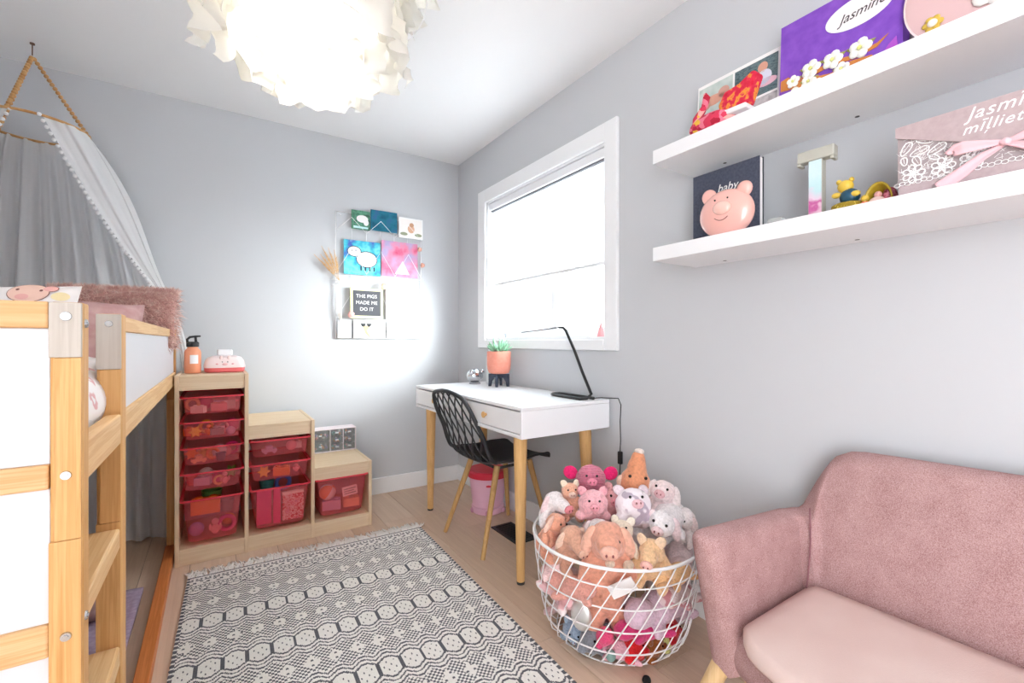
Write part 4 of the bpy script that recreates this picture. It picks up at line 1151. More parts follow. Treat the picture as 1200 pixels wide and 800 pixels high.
for c, m_ in ((disc(.095, .222, .017, .018), skin), (disc(.10, .185, .026, .026), skin2), (disc(.11, .165, .034, .014), flat('photo_pink', '#e9b9c8', .5)), (disc(.03, .165, .022, .026), flat('photo_mint', '#a9cfc4', .5)), (disc(.035, .182, .012, .012), flat('photo_brown', '#6b4440', .5)),
              (disc(-.085, .19, .042, .020), skin), (disc(-.115, .18, .02, .018), flat('photo_rose', '#d98f86', .5)), (disc(-.045, .205, .022, .02), flat('photo_rose2', '#c9988a', .5)),
              (disc(.12, .075, .02, .02), skin), (disc(.105, .04, .03, .026), skin2)): shape(c, .0006, .0004, m_, t, M, 'picture_detail')
# patchwork bird
def patch_bird():
    t = thing('patchwork_bird', 'red and pink patchwork fabric bird in front of the baby photographs on the upper shelf', 'stuffed bird', (1.42, .885, S1))
    fm = NT('patchwork_fabric'); v = fm.coord((1, 1, 1)); vo = fm.new('ShaderNodeTexVoronoi'); vo.inputs['Scale'].default_value = 60; fm.link(v, vo.inputs['Vector'])
    sp = fm.new('ShaderNodeSeparateColor'); fm.link(vo.outputs['Color'], sp.inputs[0])
    fm.link(fm.ramp(sp.outputs[0], [(0, '#d83a5a'), (.35, '#ee7f96'), (.6, '#b81f3c'), (.8, '#f3b0a8'), (.92, '#f0c040')], 'CONSTANT'), fm.p.inputs['Base Color']); fm.p.inputs['Roughness'].default_value = .9
    fm2 = vary('floral_red_fabric', [(.3, '#c8203a'), (.5, '#d9344e'), (.6, '#f0a03c'), (.7, '#d02a50')], 45, .9)
    MB().ball((0, .03, .036), (.045, .085, .036), 20).build('body', fm.m, t, smooth=True)
    MB().tube([(0, .085, .04), (0, .088, .075), (0, .060, .105), (0, .052, .135), (0, .058, .150)], [.022, .015, .011, .012, .006], 12).build('tail', fm.m, t, smooth=True)
    b = MB(); b.prism([(-.055, .045), (.035, .052), (.042, .075), (.02, .112), (-.03, .118), (-.075, .140), (-.088, .128)], .05, Matrix.Translation((-.025, -.045, 0)) @ Matrix(((0, 0, 1, 0), (1, 0, 0, 0), (0, 1, 0, 0), (0, 0, 0, 1))))
    b.build('head', fm2, t, smooth=2, bevel=.012, seg=4)
    b = MB(); b.prism([(-.058, .030), (.040, .034), (.040, .052), (-.055, .048)], .054, Matrix.Translation((-.027, -.045, 0)) @ Matrix(((0, 0, 1, 0), (1, 0, 0, 0), (0, 1, 0, 0), (0, 0, 0, 1))))
    b.build('collar', toyc['white'], t, bevel=.004)
    MB().cyl((0, .0, 0), (0, -.02, .04), .03, .024, 16).build('breast', fm.m, t, smooth=2)
patch_bird()
# purple keepsake box
def flower(t, M, x, y, r, z, mat, cm, rot=0):
    b = MB()
    for k in range(5):
        a = rot + k * 2 * PI / 5; b.ball((x + r * .58 * math.cos(a), y + r * .58 * math.sin(a), z), (r * .48, r * .48, r * .22), 10, M)
    o = b.build('flower', mat, t, smooth=True); MB().ball((x, y, z + r * .2), (r * .22, r * .22, r * .15), 8, M).build('flower_centre', cm, o, smooth=True)
def purple_box():
    t, M, w, h = wcard('keepsake_album', 'purple box with white felt blossoms and an oval name label on the upper shelf', 'keepsake box', .428, .737, S1, 2.092, 1.50, .05, vary('purple_cloth', [(.3, '#7a48b6'), (.7, '#8a58c4')], 30, .8), 3)
    shape(disc(.055, .222, .082, .043, 40), 0, .0012, flat('label_white', '#efedee', .5), t, M, 'name_label')
    text('Jasmine', .036, flat('label_ink', '#4a4046', .6), t, M @ Matrix.Translation((.062, .220, .0016)) @ Matrix.Rotation(R(4), 4, 'Z'), .0004, shear=.45)
    br = flat('branch_felt', '#c9803f', .9); lf = flat('leaf_felt', '#9a9a52', .9)
    shape([(-.150, .118), (-.128, .122), (-.100, .098), (-.060, .088), (-.020, .060), (.02, .030), (.0, .026), (-.06, .066), (-.11, .078), (-.150, .085)], 0, .002, br, t, M, 'branch')
    shape([(-.105, .10), (-.06, .105), (-.01, .112), (.05, .10), (.10, .105), (.125, .118), (.10, .094), (.05, .088), (-.01, .098), (-.06, .092)], 0, .002, br, t, M, 'branch')
    shape([(-.06, .088), (-.01, .076), (.04, .086), (.09, .078), (.09, .070), (.04, .074), (-.01, .064), (-.05, .078)], .0004, .002, br, t, M, 'branch')
    fw, fc = flat('blossom_felt', '#f4f3ea', .9), flat('blossom_centre', '#dfe08a', .9)
    for x, y, r_ in ((-.112, .100, .019), (-.062, .115, .026), (-.068, .079, .021), (-.105, .052, .027), (-.005, .112, .026), (-.040, .050, .026), (.018, .074, .020), (.062, .110, .028), (.01, .03, .022)):
        for k in (0, 1): shape([(x + r_ * (1.35 * math.cos(a_ + k * 2.5)), y + r_ * 1.35 * math.sin(a_ + k * 2.5)) for a_ in (.3,)] + [(x + r_ * .7 * math.cos(.3 + k * 2.5 + d), y + r_ * .7 * math.sin(.3 + k * 2.5 + d)) for d in (.6, -.6)], .0008, .0015, lf, t, M, 'leaf')
        flower(t, M, x, y, r_, .004, fw, fc, x * 20)
    shape([(.10, .045), (.125, .085), (.142, .10), (.145, .075), (.125, .050)], 0, .003, flat('violet_petal', '#b052c4', .8), t, M, 'petal')
purple_box()
def round_box():
    t = thing('round_picture', 'round dusty pink picture with raised daisies at the right end of the upper shelf', 'picture', (1.48, .275, S1), (0, R(5), 0))
    M = Matrix.Translation((-.0006, 0, 0)) @ FACE_W; r = .148
    shape(disc(0, r, r, r, 56), -.016, .016, flat('disc_edge', '#f0dcdc', .7), t, M, 'rim'); shape(disc(0, r, r - .005, r - .005, 56), .0, .002, flat('dusty_pink_felt', '#d9b6b6', .9), t, M, 'face')
    def daisy(x, y, rr, n, pc, cc, ce):
        b = MB()
        for k in range(n):
            a = 2 * PI * k / n; b.ball((x + rr * .65 * math.cos(a), y + rr * .65 * math.sin(a), .005), (rr * .4, rr * .4, rr * .12), 10, M)
        o = b.build('daisy', pc, t, smooth=True); MB().ball((x, y, .008), (rr * ce, rr * ce, rr * .3), 14, M).build('daisy_centre', cc, o, smooth=True)
    yl = vary('amber_bead', [(.3, '#f0a818'), (.7, '#f6c83c')], 120, .6)
    daisy(.025, .112, .052, 8, flat('daisy_white', '#efeeea', .9), yl, .48)
    daisy(-.088, .078, .020, 6, flat('daisy_gold', '#d3b24a', .7), flat('daisy_mid', '#f2ead8', .7), .5); daisy(-.075, .052, .012, 6, flat('daisy_white2', '#f0ecec', .8), M_eye, .35)
round_box()
# lower shelf
def navy_book():
    t, M, w, h = wcard('album', 'dark navy baby album standing behind the pink pig bank on the lower shelf', 'album', .795, 1.042, S2, 1.702, 1.495, .004, vary('navy_linen', [(.3, '#44495a'), (.7, '#555a6a')], 120, .8), 0)
    MB().box((.004, -w / 2 + .002, .003), (.022, w / 2 - .004, h - .003)).build('pages', flat('page_white', '#f0efee', .8), t)
    MB().box((.022, -w / 2, 0), (.026, w / 2, h)).build('back_cover', flat('navy_cover', '#2c303c', .6), t)
    text('baby', .040, flat('white_ink', '#f2f2f2', .6), t, M @ Matrix.Translation((.012, .192, .0003)), .0004, shear=.25)
navy_book()
def pig_bank():
    t = thing('pig_bank', 'flat-faced pink ceramic pig bank with a drawn smile on the lower shelf', 'money box', (1.432, .872, S2), (0, 0, R(6)))
    pk = flat('pink_ceramic', '#f2b9ae', .22, coat=.6)
    MB().ball((0, 0, .080), (.040, .091, .081), 32).build('body', pk, t, smooth=True)
    for s_ in (-1, 1):
        e = MB().ball((0, s_ * .058, .148), (.015, .026, .028), 16, rot=Euler((R(-s_ * 28), 0, 0))).build('ear', pk, t, smooth=True)
        MB().ball((-.037, s_ * .021, .122), .003, 8).build('eye', M_eye, t, smooth=True)
        MB().ball((.0, s_ * .035, .006), (.016, .016, .008), 12).build('foot', pk, t, smooth=True)
    MB().ball((-.040, -.004, .092), (.014, .030, .023), 18).build('snout', flat('pink_ceramic_light', '#f4c6ba', .22, coat=.6), t, smooth=True)
    pts = []
    for i in range(11):
        y = -.022 + i * .0044; z = .052 + .010 * (abs(i - 5) / 5) ** 2 + .0
        x = -.0405 * math.sqrt(max(0, 1 - (y / .091) ** 2 - ((z - .08) / .081) ** 2)) - .0004; pts.append((x, y, z))
    MB().tube(pts, .0012, 6).build('smile', flat('brown_line', '#6a3c38', .6), t, smooth=True)
pig_bank()
def glass():
    t = thing('glass_cube', 'tiny clear glass block beside the navy album on the lower shelf', 'ornament', (1.50, .745, S2))
    MB().box((-.012, -.022, 0), (.012, .022, .045)).build('block', see('clear_glass', '#eef2ee', .3, .05, '#ffffff'), t, bevel=.002); MB().box((-.004, -.008, .008), (.004, .008, .035)).build('engraving', flat('frost', '#c9cfc9', .8), t)
glass()
def letter():
    t = thing('wooden_letter', 'freestanding letter T with a pastel watercolour stem on the lower shelf', 'letter', (1.47, .620, S2), (0, 0, R(3)))
    gr = flat('letter_grey', '#b9b8ae', .7)
    stem = NT('watercolour'); v = stem.coord((1, 1, 1)); sp = stem.new('ShaderNodeSeparateXYZ'); stem.link(v, sp.inputs[0])
    mm = stem.new('ShaderNodeMath', operation='MULTIPLY_ADD'); stem.link(stem.noise(v, 25, 2), mm.inputs[0]); mm.inputs[1].default_value = .12; stem.link(sp.outputs[2], mm.inputs[2])
    stem.link(stem.ramp(mm.outputs[0], [(.05, '#e7a7c4'), (.085, '#e9c3d6'), (.10, '#c44a94'), (.125, '#e6cfe0'), (.16, '#bfe0e4'), (.22, '#cfe6ea')]), stem.p.inputs['Base Color']); stem.p.inputs['Roughness'].default_value = .6
    MB().box((0, -.018, 0), (.03, .018, .184)).build('stem_core', gr, t, bevel=.002); MB().box((-.0015, -.0165, .001), (0, .0165, .183)).build('stem_face', stem.m, t)
    MB().box((-.002, -.048, .1845), (.03, .048, .218)).build('crossbar', gr, t, bevel=.004)
    for s_ in (-1, 1): MB().box((-.002, s_ * .048 - (.010 if s_ > 0 else 0), .176), (.03, s_ * .048 + (.010 if s_ < 0 else 0), .1845)).build('serif', gr, t, bevel=.002)
letter()
def figurines():
    t = thing('bear_figurine', 'small yellow bear figurine in a blue coat on a woven base on the lower shelf', 'figurine', (1.45, .530, S2))
    y, bl, wv = flat('honey_glaze', '#e3bf4a', .4), flat('petrol_glaze', '#1f4f68', .35), vary('woven_gold', [(.4, '#9a8226'), (.6, '#d8c25a')], 160, .7, interp='CONSTANT')
    MB().lathe([(.034, 0), (.040, .006), (.038, .026), (.03, .03)], 20).build('woven_base', wv, t, smooth=2)
    MB().ball((0, -.004, .048), (.022, .024, .022), 14).build('coat', bl, t, smooth=True); MB().ball((0, .006, .078), (.017, .019, .018), 14).build('head', y, t, smooth=True)
    for s_ in (-.014, .016): MB().ball((0, .006 + s_, .094), .007, 8).build('ear', y, t, smooth=True)
    for p in ((-.012, .024, .056), (-.014, -.022, .05)): MB().ball(p, (.008, .012, .008), 8).build('paw', y, t, smooth=True)
    MB().ball((-.01, .046, .010), (.016, .016, .010), 10).build('teal_splash', flat('teal_glaze', '#3f9aa8', .4), t, smooth=True)
    t = thing('beehive_figurine', 'small ochre shell figurine with a red side and tiny pink animal by gift box', 'figurine', (1.45, .456, S2))
    oc = flat('ochre_glaze', '#b59a2c', .4)
    MB().grid(lambda u, v: (-.024 + .048 * v, .030 * math.cos(u * PI) * (1 - .35 * v), .062 * math.sin(u * PI) ** .8 * (1 - .35 * v)), 18, 6).build('shell', oc, t, smooth=True, solid=.004)
    MB().ball((.008, -.016, .026), (.022, .016, .026), 12).build('red_side', vary('berry_glaze', [(.4, '#8f1f3c'), (.6, '#e08aa0')], 120, .35), t, smooth=True)
    MB().ball((-.018, .004, .014), (.012, .018, .014), 12).build('pink_body', flat('pink_glaze2', '#e6c6bf', .4), t, smooth=True); MB().ball((-.016, .002, .032), .009, 10).build('pink_head', flat('pink_glaze3', '#e3a8a4', .4), t, smooth=True)
    MB().ball((-.018, .030, .012), (.009, .009, .012), 10).build('orange_body', flat('orange_glaze', '#ee7f52', .4), t, smooth=True); MB().ball((-.018, .030, .030), .009, 10).build('yellow_head', y, t, smooth=True)
figurines()
def gift_box():
    yc_, w, h, x0 = .205, .40, .168, 1.392
    t = thing('gift_box', 'dusty taupe gift box with white lace and pink ribbon on the lower shelf', 'gift box', (x0, yc_, S2))
    tp = vary('taupe_cloth', [(.3, '#bfadaf'), (.7, '#b3a0a2')], 80, .8)
    MB().box((0, -w / 2, 0), (.19, w / 2, h - .022)).build('box_body', tp, t, bevel=.002); M = Matrix.Translation((-.0005, 0, 0)) @ FACE_W
    MB().box((-.003, -w / 2 - .003, h - .022), (.193, w / 2 + .003, h + .004)).build('lid', tp, t, bevel=.002)
    # pointed flap of the lid
    shape([(-w / 2 - .003, h + .002), (-w / 2 - .003, h - .022), (-.08, .093), (-.04, .078), (.04, .078), (.08, .093), (w / 2 + .003, h - .022), (w / 2 + .003, h + .002)], .003, .0035, tp, t, M, 'flap')
    shape([(-w / 2, h - .024), (w / 2, h - .024), (w / 2, .030), (-w / 2, .030)], .0, .0006, flat('lace_ground', '#a79a9c', .9), t, M, 'lace_ground')
    lace = flat('lace_thread', '#f2f1f2', .9); b = MB(); r = random.Random(12)
    def loop(cx, cy, rx, ry, rot, rad=.0014, n=16):
        pts = []
        for i in range(n):
            a = 2 * PI * i / n; x, y = rx * math.cos(a) * (1 - .25 * math.cos(a)), ry * math.sin(a); pts.append(M @ Vector((cx + x * math.cos(rot) - y * math.sin(rot), cy + x * math.sin(rot) + y * math.cos(rot), .0018)))
        b.tube(pts, rad, 5, closed=True)
    for sx in (-1, 1):
        for fx in (-.170, -.118, -.07):
            cx = sx * fx
            for k in range(7): loop(cx + .013 * math.cos(k * .9), .052 + .013 * math.sin(k * .9), .011, .006, k * .9)
            loop(cx, .052, .004, .004, 0)
        for cx, cy, rx, ry, ro in ((-.182, .118, .016, .008, 1.0), (-.155, .102, .018, .008, .3), (-.165, .082, .012, .007, 2.0), (-.125, .098, .018, .008, .5), (-.098, .082, .018, .009, .9), (-.188, .088, .010, .006, 1.7), (-.135, .080, .010, .005, 2.6), (-.06, .070, .018, .008, .6), (-.146, .122, .016, .006, -.3)):
            loop(sx * cx, cy, rx, ry, ro * sx)
            b.tube([M @ Vector((sx * cx + rx * (q - .5) * 1.6 * math.cos(ro * sx), cy + rx * (q - .5) * 1.6 * math.sin(ro * sx), .0016)) for q in (0, .5, 1)], .0007, 4)
    for i in range(41): loop(-.2 + i * .01, .031 + .0022 * (i % 2), .0055, .0045, 0, .0009, 8)
    for k in range(420):
        x = r.uniform(-.198, .198); y = r.uniform(.036, h - .03); a = r.uniform(0, PI)
        b.tube([M @ Vector((x, y, .001)), M @ Vector((x + .011 * math.cos(a), y + .011 * math.sin(a), .001))], .00055, 4)
    b.build('lace', lace, t)['kind'] = 'stuff'
    ink = flat('white_script', '#f6f5f6', .5)
    text('Jasmīnes', .037, ink, t, M @ Matrix.Translation((-.078, .150, .0069)), .0005, shear=.35, align='LEFT', spacing=1.08)
    text('mīļlietas', .032, ink, t, M @ Matrix.Translation((-.086, .118, .0069)), .0005, shear=.35, align='LEFT', spacing=1.1)
    rb = NT('satin_ribbon'); rb.p.inputs['Base Color'].default_value = lin('#f4c4cc'); rb.p.inputs['Roughness'].default_value = .35; rb.p.inputs['Sheen Weight'].default_value = .3; rb = rb.m
    def band(name, pts, wd, twist=None, th=.0008):
        n = len(pts); P_ = [Vector(p) for p in pts]
        def fn(u, v):
            f = u * (n - 1); k = min(int(f), n - 2); q = P_[k].lerp(P_[k + 1], f - k); d = (P_[k + 1] - P_[k]); d.normalize(); s_ = Vector((-d.y, d.x, 0)).normalized()
            ww = wd[k] + (wd[k + 1] - wd[k]) * (f - k)
            return M @ (q + s_ * (v - .5) * ww + Vector((0, 0, .0012 * math.sin(v * PI * 2.5))))
        MB().grid(fn, 24, 8).build(name, rb, t, smooth=True, solid=th)
    for s_ in (-1, 1):
        band('bow_loop', [(s_ * .002 - .018, .070, .012), (s_ * .03 - .018, .073, .018), (s_ * .065 - .018, .078, .019), (s_ * .082 - .018, .078, .014), (s_ * .082 - .018, .072, .010)], [.008, .018, .028, .026, .016])
        band('ribbon_tail', [(s_ * .002 - .018, .066, .010), (s_ * .035 - .018, .050, .011), (s_ * .065 - .018, .028, .010), (s_ * .105 - .018, .002, .010)], [.008, .018, .026, .030])
    MB().ball(M @ Vector((-.018, .069, .014)), (.008, .009, .008), 12).build('knot', rb, t, smooth=True)
gift_box()

# ------------------------------------------------------------------ wire basket full of soft toys
BX, BYc = 1.276, 1.228
def basket():
    t = thing('wire_basket', 'round white wire basket overflowing with pink soft toys on the floor beside the loveseat', 'basket', (BX, BYc, 0))
    prof = [(.218, .010), (.242, .022), (.260, .06), (.275, .12), (.288, .20), (.299, .29), (.308, .368)]
    def rad(z):
        for (r0, z0), (r1, z1) in zip(prof, prof[1:]):
            if z <= z1: f = max(0, (z - z0) / (z1 - z0)); return r0 + (r1 - r0) * f
        return prof[-1][0]
    def ring(name, z, r, n=72): MB().tube([(rad(z) * math.cos(2 * PI * i / n), rad(z) * math.sin(2 * PI * i / n), z) for i in range(n)], r, 8, closed=True).build(name, M_wire, t, smooth=True)
    ring('rim', .370, .0058)
    for z in (.010, .075, .155, .235, .308): ring('hoop_wire', z, .0026)
    N = 34
    for k in range(N):
        a0 = 2 * PI * k / N; pts = []
        for i in range(13):
            z = .010 + .36 * i / 12; a = a0 + R(40) * (i / 12); q = rad(z) + .003; pts.append((q * math.cos(a), q * math.sin(a), z))
        MB().tube(pts, .0023, 6).build('diagonal_wire', M_wire, t, smooth=True)
    b = MB()
    for k in range(-5, 6):
        y = k * .038; x = math.sqrt(.218 ** 2 - y * y); MB().tube([(-x, y, .008), (x, y, .008)], .0023, 6).build('base_wire', M_wire, t)
basket()

PL = {}
def blob_mesh(kind):
    if kind in PL: return PL[kind]
    b = MB(); E_ = Euler
    if kind == 'sit':
        b.ball((0, 0, .065), (.052, .045, .065), 16); b.ball((0, -.012, .155), (.050, .045, .044), 16)
        for s_ in (-1, 1): b.ball((s_ * .058, -.025, .085), (.018, .022, .045), 10, rot=E_((R(-35), R(s_ * -25), 0))); b.ball((s_ * .038, -.060, .025), (.024, .046, .023), 10)
    elif kind == 'long':
        b.ball((0, .04, .05), (.055, .10, .05), 16); b.ball((0, -.07, .062), (.046, .055, .044), 16)
        for s_ in (-1, 1): b.ball((s_ * .05, -.02, .03), (.02, .05, .02), 10, rot=E_((0, 0, R(s_ * 30)))); b.ball((s_ * .05, .12, .03), (.02, .045, .02), 10, rot=E_((0, 0, R(s_ * -30))))
    elif kind == 'head':
        b.ball((0, 0, .06), (.064, .056, .058), 18); b.ball((0, .02, .02), (.05, .05, .03), 12)
        for s_ in (-1, 1): b.ball((s_ * .05, .0, .012), (.026, .03, .02), 10)
    elif kind == 'hang':
        b.ball((0, .005, .02), (.052, .036, .10), 18); b.ball((0, -.01, .125), (.043, .040, .045), 16); b.ball((0, -.040, .132), (.030, .036, .027), 14)
        for s_ in (-1, 1): b.ball((s_ * .050, -.012, .055), (.016, .018, .050), 10, rot=E_((0, R(s_ * -20), 0))); b.ball((s_ * .030, -.006, -.085), (.024, .026, .040), 10)
    elif kind == 'upsnout':
        b.ball((0, 0, 0), (.052, .046, .052), 16); b.ball((0, 0, .050), (.034, .032, .035), 14); b.ball((0, 0, .082), (.026, .025, .028), 14)
    elif kind == 'snouty':
        b.ball((0, 0, .06), (.055, .05, .06), 16); b.ball((0, -.01, .125), (.045, .042, .045), 16); b.ball((0, -.055, .135), (.030, .045, .027), 14)
        for s_ in (-1, 1): b.ball((s_ * .055, -.02, .08), (.017, .02, .045), 10, rot=E_((R(-20), R(s_ * -30), 0))); b.ball((s_ * .04, -.055, .025), (.022, .04, .021), 10)
    o = b.build('tmp', M_white, None)
    m = o.modifiers.new('r', 'REMESH'); m.mode = 'VOXEL'; m.voxel_size = .0065
    m = o.modifiers.new('s', 'SMOOTH'); m.factor = .7; m.iterations = 5
    dg = bpy.context.evaluated_depsgraph_get(); me = bpy.data.meshes.new_from_object(o.evaluated_get(dg)); me.name = 'plush_' + kind
    for v in me.vertices:
        n = noise.noise(v.co * 38) * .0032 + noise.noise(v.co * 110) * .0010; v.co += v.normal * n
    me.polygons.foreach_set('use_smooth', [True] * len(me.polygons))
    bpy.data.objects.remove(o); PL[kind] = me; return me
PM = {}
def plushmat(c, spots=None, knit=False):
    key = (c, spots, knit)
    if key in PM: return PM[key]
    l = lin(c); dk = tuple(x * .82 for x in l[:3])
    m = NT('plush_fabric'); v = m.coord(); n = m.noise(v, 120, 3)
    if spots:
        m.link(m.ramp(m.noise(v, 22, 1), [(0, c), (.56, c), (.60, spots), (1, spots)]), m.p.inputs['Base Color'])
    else: m.link(m.ramp(n, [(.35, dk), (.6, c)]), m.p.inputs['Base Color'])
    m.p.inputs['Roughness'].default_value = .95; m.p.inputs['Sheen Weight'].default_value = .35; m.p.inputs['Specular IOR Level'].default_value = .1
    if knit:
        w = m.new('ShaderNodeTexWave'); w.bands_direction = 'Z'; w.inputs['Scale'].default_value = 55; w.inputs['Distortion'].default_value = .6; m.link(v, w.inputs['Vector']); m.bump(w.outputs[1], 1, .004)
    else: m.bump(n, .7, .004)
    PM[key] = m.m; return m.m
HEAD = {'sit': ((0, -.012, .155), (.050, .045, .044)), 'long': ((0, -.07, .062), (.046, .055, .044)), 'head': ((0, 0, .06), (.064, .056, .058)), 'snouty': ((0, -.01, .125), (.045, .042, .045)), 'hang': ((0, -.01, .125), (.043, .040, .045)), 'upsnout': ((0, 0, 0), (.052, .046, .052))}
CAM_DIR = R(-46)
def plush(label, p, kind='sit', s=1., rot=(0, 0, 0), c='#f0c0b8', ear=None, snout=None, ears='pig', name='plush_toy', spots=None, knit=False, eye=True, face=True, tagp=False):
    """p is the centre of the toy (its head for 'sit'/'snouty'); rot is extra rotation on top of facing the room"""
    Rm = (Matrix.Rotation(CAM_DIR, 3, 'Z') @ Euler(tuple(R(a) for a in rot)).to_matrix())
    hc, hr = HEAD[kind]
    if not face and kind == 'long': hc = (0, .02, .05)
    off = Rm @ (Vector(hc) * s)
    t = thing(name, label, 'soft toy', Vector(p) - off, Rm.to_euler())
    t.scale = (s, s, s)
    mc = plushmat(c, spots, knit); me = blob_mesh(kind).copy(); me.materials.clear(); me.materials.append(mc)
    o = bpy.data.objects.new('body', me); COL.objects.link(o); o.parent = t
    if not face: return t
    H_ = Vector(hc); ec = plushmat(ear or c); sc_ = plushmat(snout or c)
    fy = H_.y - hr[1]
    if kind == 'snouty': sn = Vector((0, -.098, .136))
    elif kind == 'hang': sn = Vector((0, -.074, .133))
    else: sn = Vector((0, fy - .004, H_.z - .008))
    q = MB().ball(sn, (.021, .012, .016), 16).build('snout', sc_, t, smooth=True)
    for s_ in (-1, 1):
        MB().ball((sn.x + s_ * .007, sn.y - .0112, sn.z), (.0026, .0018, .0040), 8).build('nostril', flat_n, q, smooth=True)
        if eye:
            ey = math.sqrt(max(.1, 1 - (.020 / hr[0]) ** 2 - (.016 / hr[2]) ** 2)); MB().ball((s_ * .021, H_.y - hr[1] * ey - .001, H_.z + .016), .0050, 10).build('eye', M_eye, t, smooth=True)
        if ears == 'pig':
            b = MB().ball((0, 0, 0), (.019, .008, .024), 12, Matrix.Translation((s_ * hr[0] * .68, H_.y, H_.z + hr[2] * .86)) @ Matrix.Rotation(R(s_ * 35), 4, 'Y') @ Matrix.Rotation(R(-25), 4, 'X'))
        elif ears == 'floppy':
            b = MB().ball((0, 0, 0), (.017, .012, .040), 12, Matrix.Translation((s_ * hr[0] * 1.0, H_.y, H_.z - .004)) @ Matrix.Rotation(R(-s_ * 18), 4, 'Y'))
        elif ears == 'big':
            b = MB().ball((0, 0, 0), (.032, .008, .028), 14, Matrix.Translation((s_ * (hr[0] + .020), H_.y + .01, H_.z + .022)) @ Matrix.Rotation(R(-s_ * 28), 4, 'Y'))
        b.build('ear', ec, t, smooth=True)
    if tagp: MB().box((-.016, -.002, -.03), (.016, .002, .03), Matrix.Translation((.03, -.055, .04)) @ Matrix.Rotation(R(60), 4, 'Y')).build('care_label', toyc['white'], t)
    return t
flat_n = flat('nostril_brown', '#8a4a4c', .7)
PK, PKL, WH, OR_, TAN, HOT, LIL, PEACH = '#eeb0b4', '#f3cfd2', '#f3eced', '#e39a74', '#d9a68e', '#dc2a6c', '#d9bfd6', '#e8b096'
# top of the heap, back row
plush('bright pink knitted ball-shaped pig with magenta ears at the back of the basket', (1.262, 1.345, .540), 'head', .95, (-10, 0, 8), '#e77f9c', HOT, '#ee8fa8', 'big', knit=True, name='knitted_pig')
pl = plush('rusty orange soft toy at the back with its pale-tipped snout pointing up', (1.385, 1.225, .535), 'upsnout', 1.15, (-6, 8, 0), OR_, face=False, name='plush_dog')
MB().ball((0, -.002, .106), (.017, .016, .010), 14).build('snout_tip', plushmat('#f0dfd6'), pl, smooth=True)
MB().ball((.030, -.036, .026), .0055, 10).build('eye', M_eye, pl, smooth=True); MB().ball((-.022, -.042, .024), .0055, 10).build('eye', M_eye, pl, smooth=True)
MB().ball((.048, -.004, -.004), (.014, .012, .02), 12).build('ear', plushmat('#f0cdb8'), pl, smooth=True); MB().ball((-.048, -.004, -.004), (.014, .012, .02), 12).build('ear', plushmat('#f0cdb8'), pl, smooth=True)
plush('creamy pink soft lamb at the back right of the basket heap', (1.435, 1.130, .515), 'sit', 1.0, (-15, 10, -22), '#f0dcdc', '#f4e8e8', '#e9b8bc', 'floppy', name='plush_lamb')
plush('white plush pig with grey-lilac patches in the middle of the heap', (1.285, 1.145, .490), 'head', 1.05, (-30, 0, 14), '#f1e6ec', '#e9d4dc', '#eec4cc', 'pig', name='plush_pig', spots='#b9a9b8')
plush('small pink pig with a wide snout below the knitted ball pig', (1.170, 1.235, .490), 'head', .88, (-12, 0, 10), '#f0b4bc', '#eda6b0', '#f0a8b2', 'pig', name='plush_pig')
plush('little apricot soft toy wedged left of the knitted ball pig', (1.175, 1.370, .500), 'sit', .72, (0, 0, 20), '#eeb59a', '#f3e2cc', '#f0d0c0', 'pig', name='plush_bear')
plush('white plush pig with a rosy snout leaning over the left rim of the basket', (1.120, 1.400, .455), 'snouty', 1.0, (8, 0, 46), WH, '#f3dadd', '#e78f98', 'floppy', name='plush_pig')
plush('peach plush puppy just below the white pig at the left rim', (1.075, 1.335, .405), 'sit', .85, (15, 15, 60), '#ecab90', '#f1c7b4', '#f0c7b6', 'floppy', name='plush_puppy')
plush('tan plush pig leaning forward at the front left of the rim', (1.060, 1.225, .395), 'snouty', 1.0, (22, -8, 30), TAN, '#ecc9b4', '#e2b7a2', 'floppy', name='plush_pig')
plush('cream plush bear between the big peach pig and the patched pig', (1.175, 1.095, .440), 'sit', .78, (-15, 0, -10), '#ecdcc8', '#efe3d3', '#f0e6da', 'pig', name='plush_bear')
plush('large white plush bear lying on the right side of the heap', (1.330, 1.050, .445), 'long', 1.05, (0, 12, -20), '#f5f0f2', '#f3dfe3', '#f2d7da', 'floppy', name='plush_bear')
plush('pale cream soft rabbit with one arm over the right rim of the basket', (1.470, 1.060, .430), 'sit', .85, (10, 20, -40), '#f4ecec', '#f4e2e2', '#ecb5ae', 'floppy', name='plush_rabbit')
plush('golden beige plush pig with black eyes at the front right of the rim', (1.212, 1.000, .395), 'snouty', .95, (16, 0, -16), '#edc59a', '#f0d2b4', '#f1bdb2', 'pig', name='plush_pig')
plush('big peach plush pig standing upright at the front of the basket', (1.100, 1.090, .425), 'hang', 1.45, (8, 0, 4), '#e7a68e', '#edb8a2', '#eeb7a4', 'floppy', name='plush_pig', tagp=True)
plush('white lamb hidden behind the big peach pig', (1.140, 1.175, .425), 'sit', .8, (-8, 0, 6), WH, '#f3e3e5', '#f0c9cc', 'floppy', name='plush_lamb')
plush('soft pink plush pig filling the middle of the heap behind', (1.330, 1.260, .46), 'head', 1.0, (-20, 0, -10), PK, PK, '#e99aa4', 'pig', name='plush_pig')
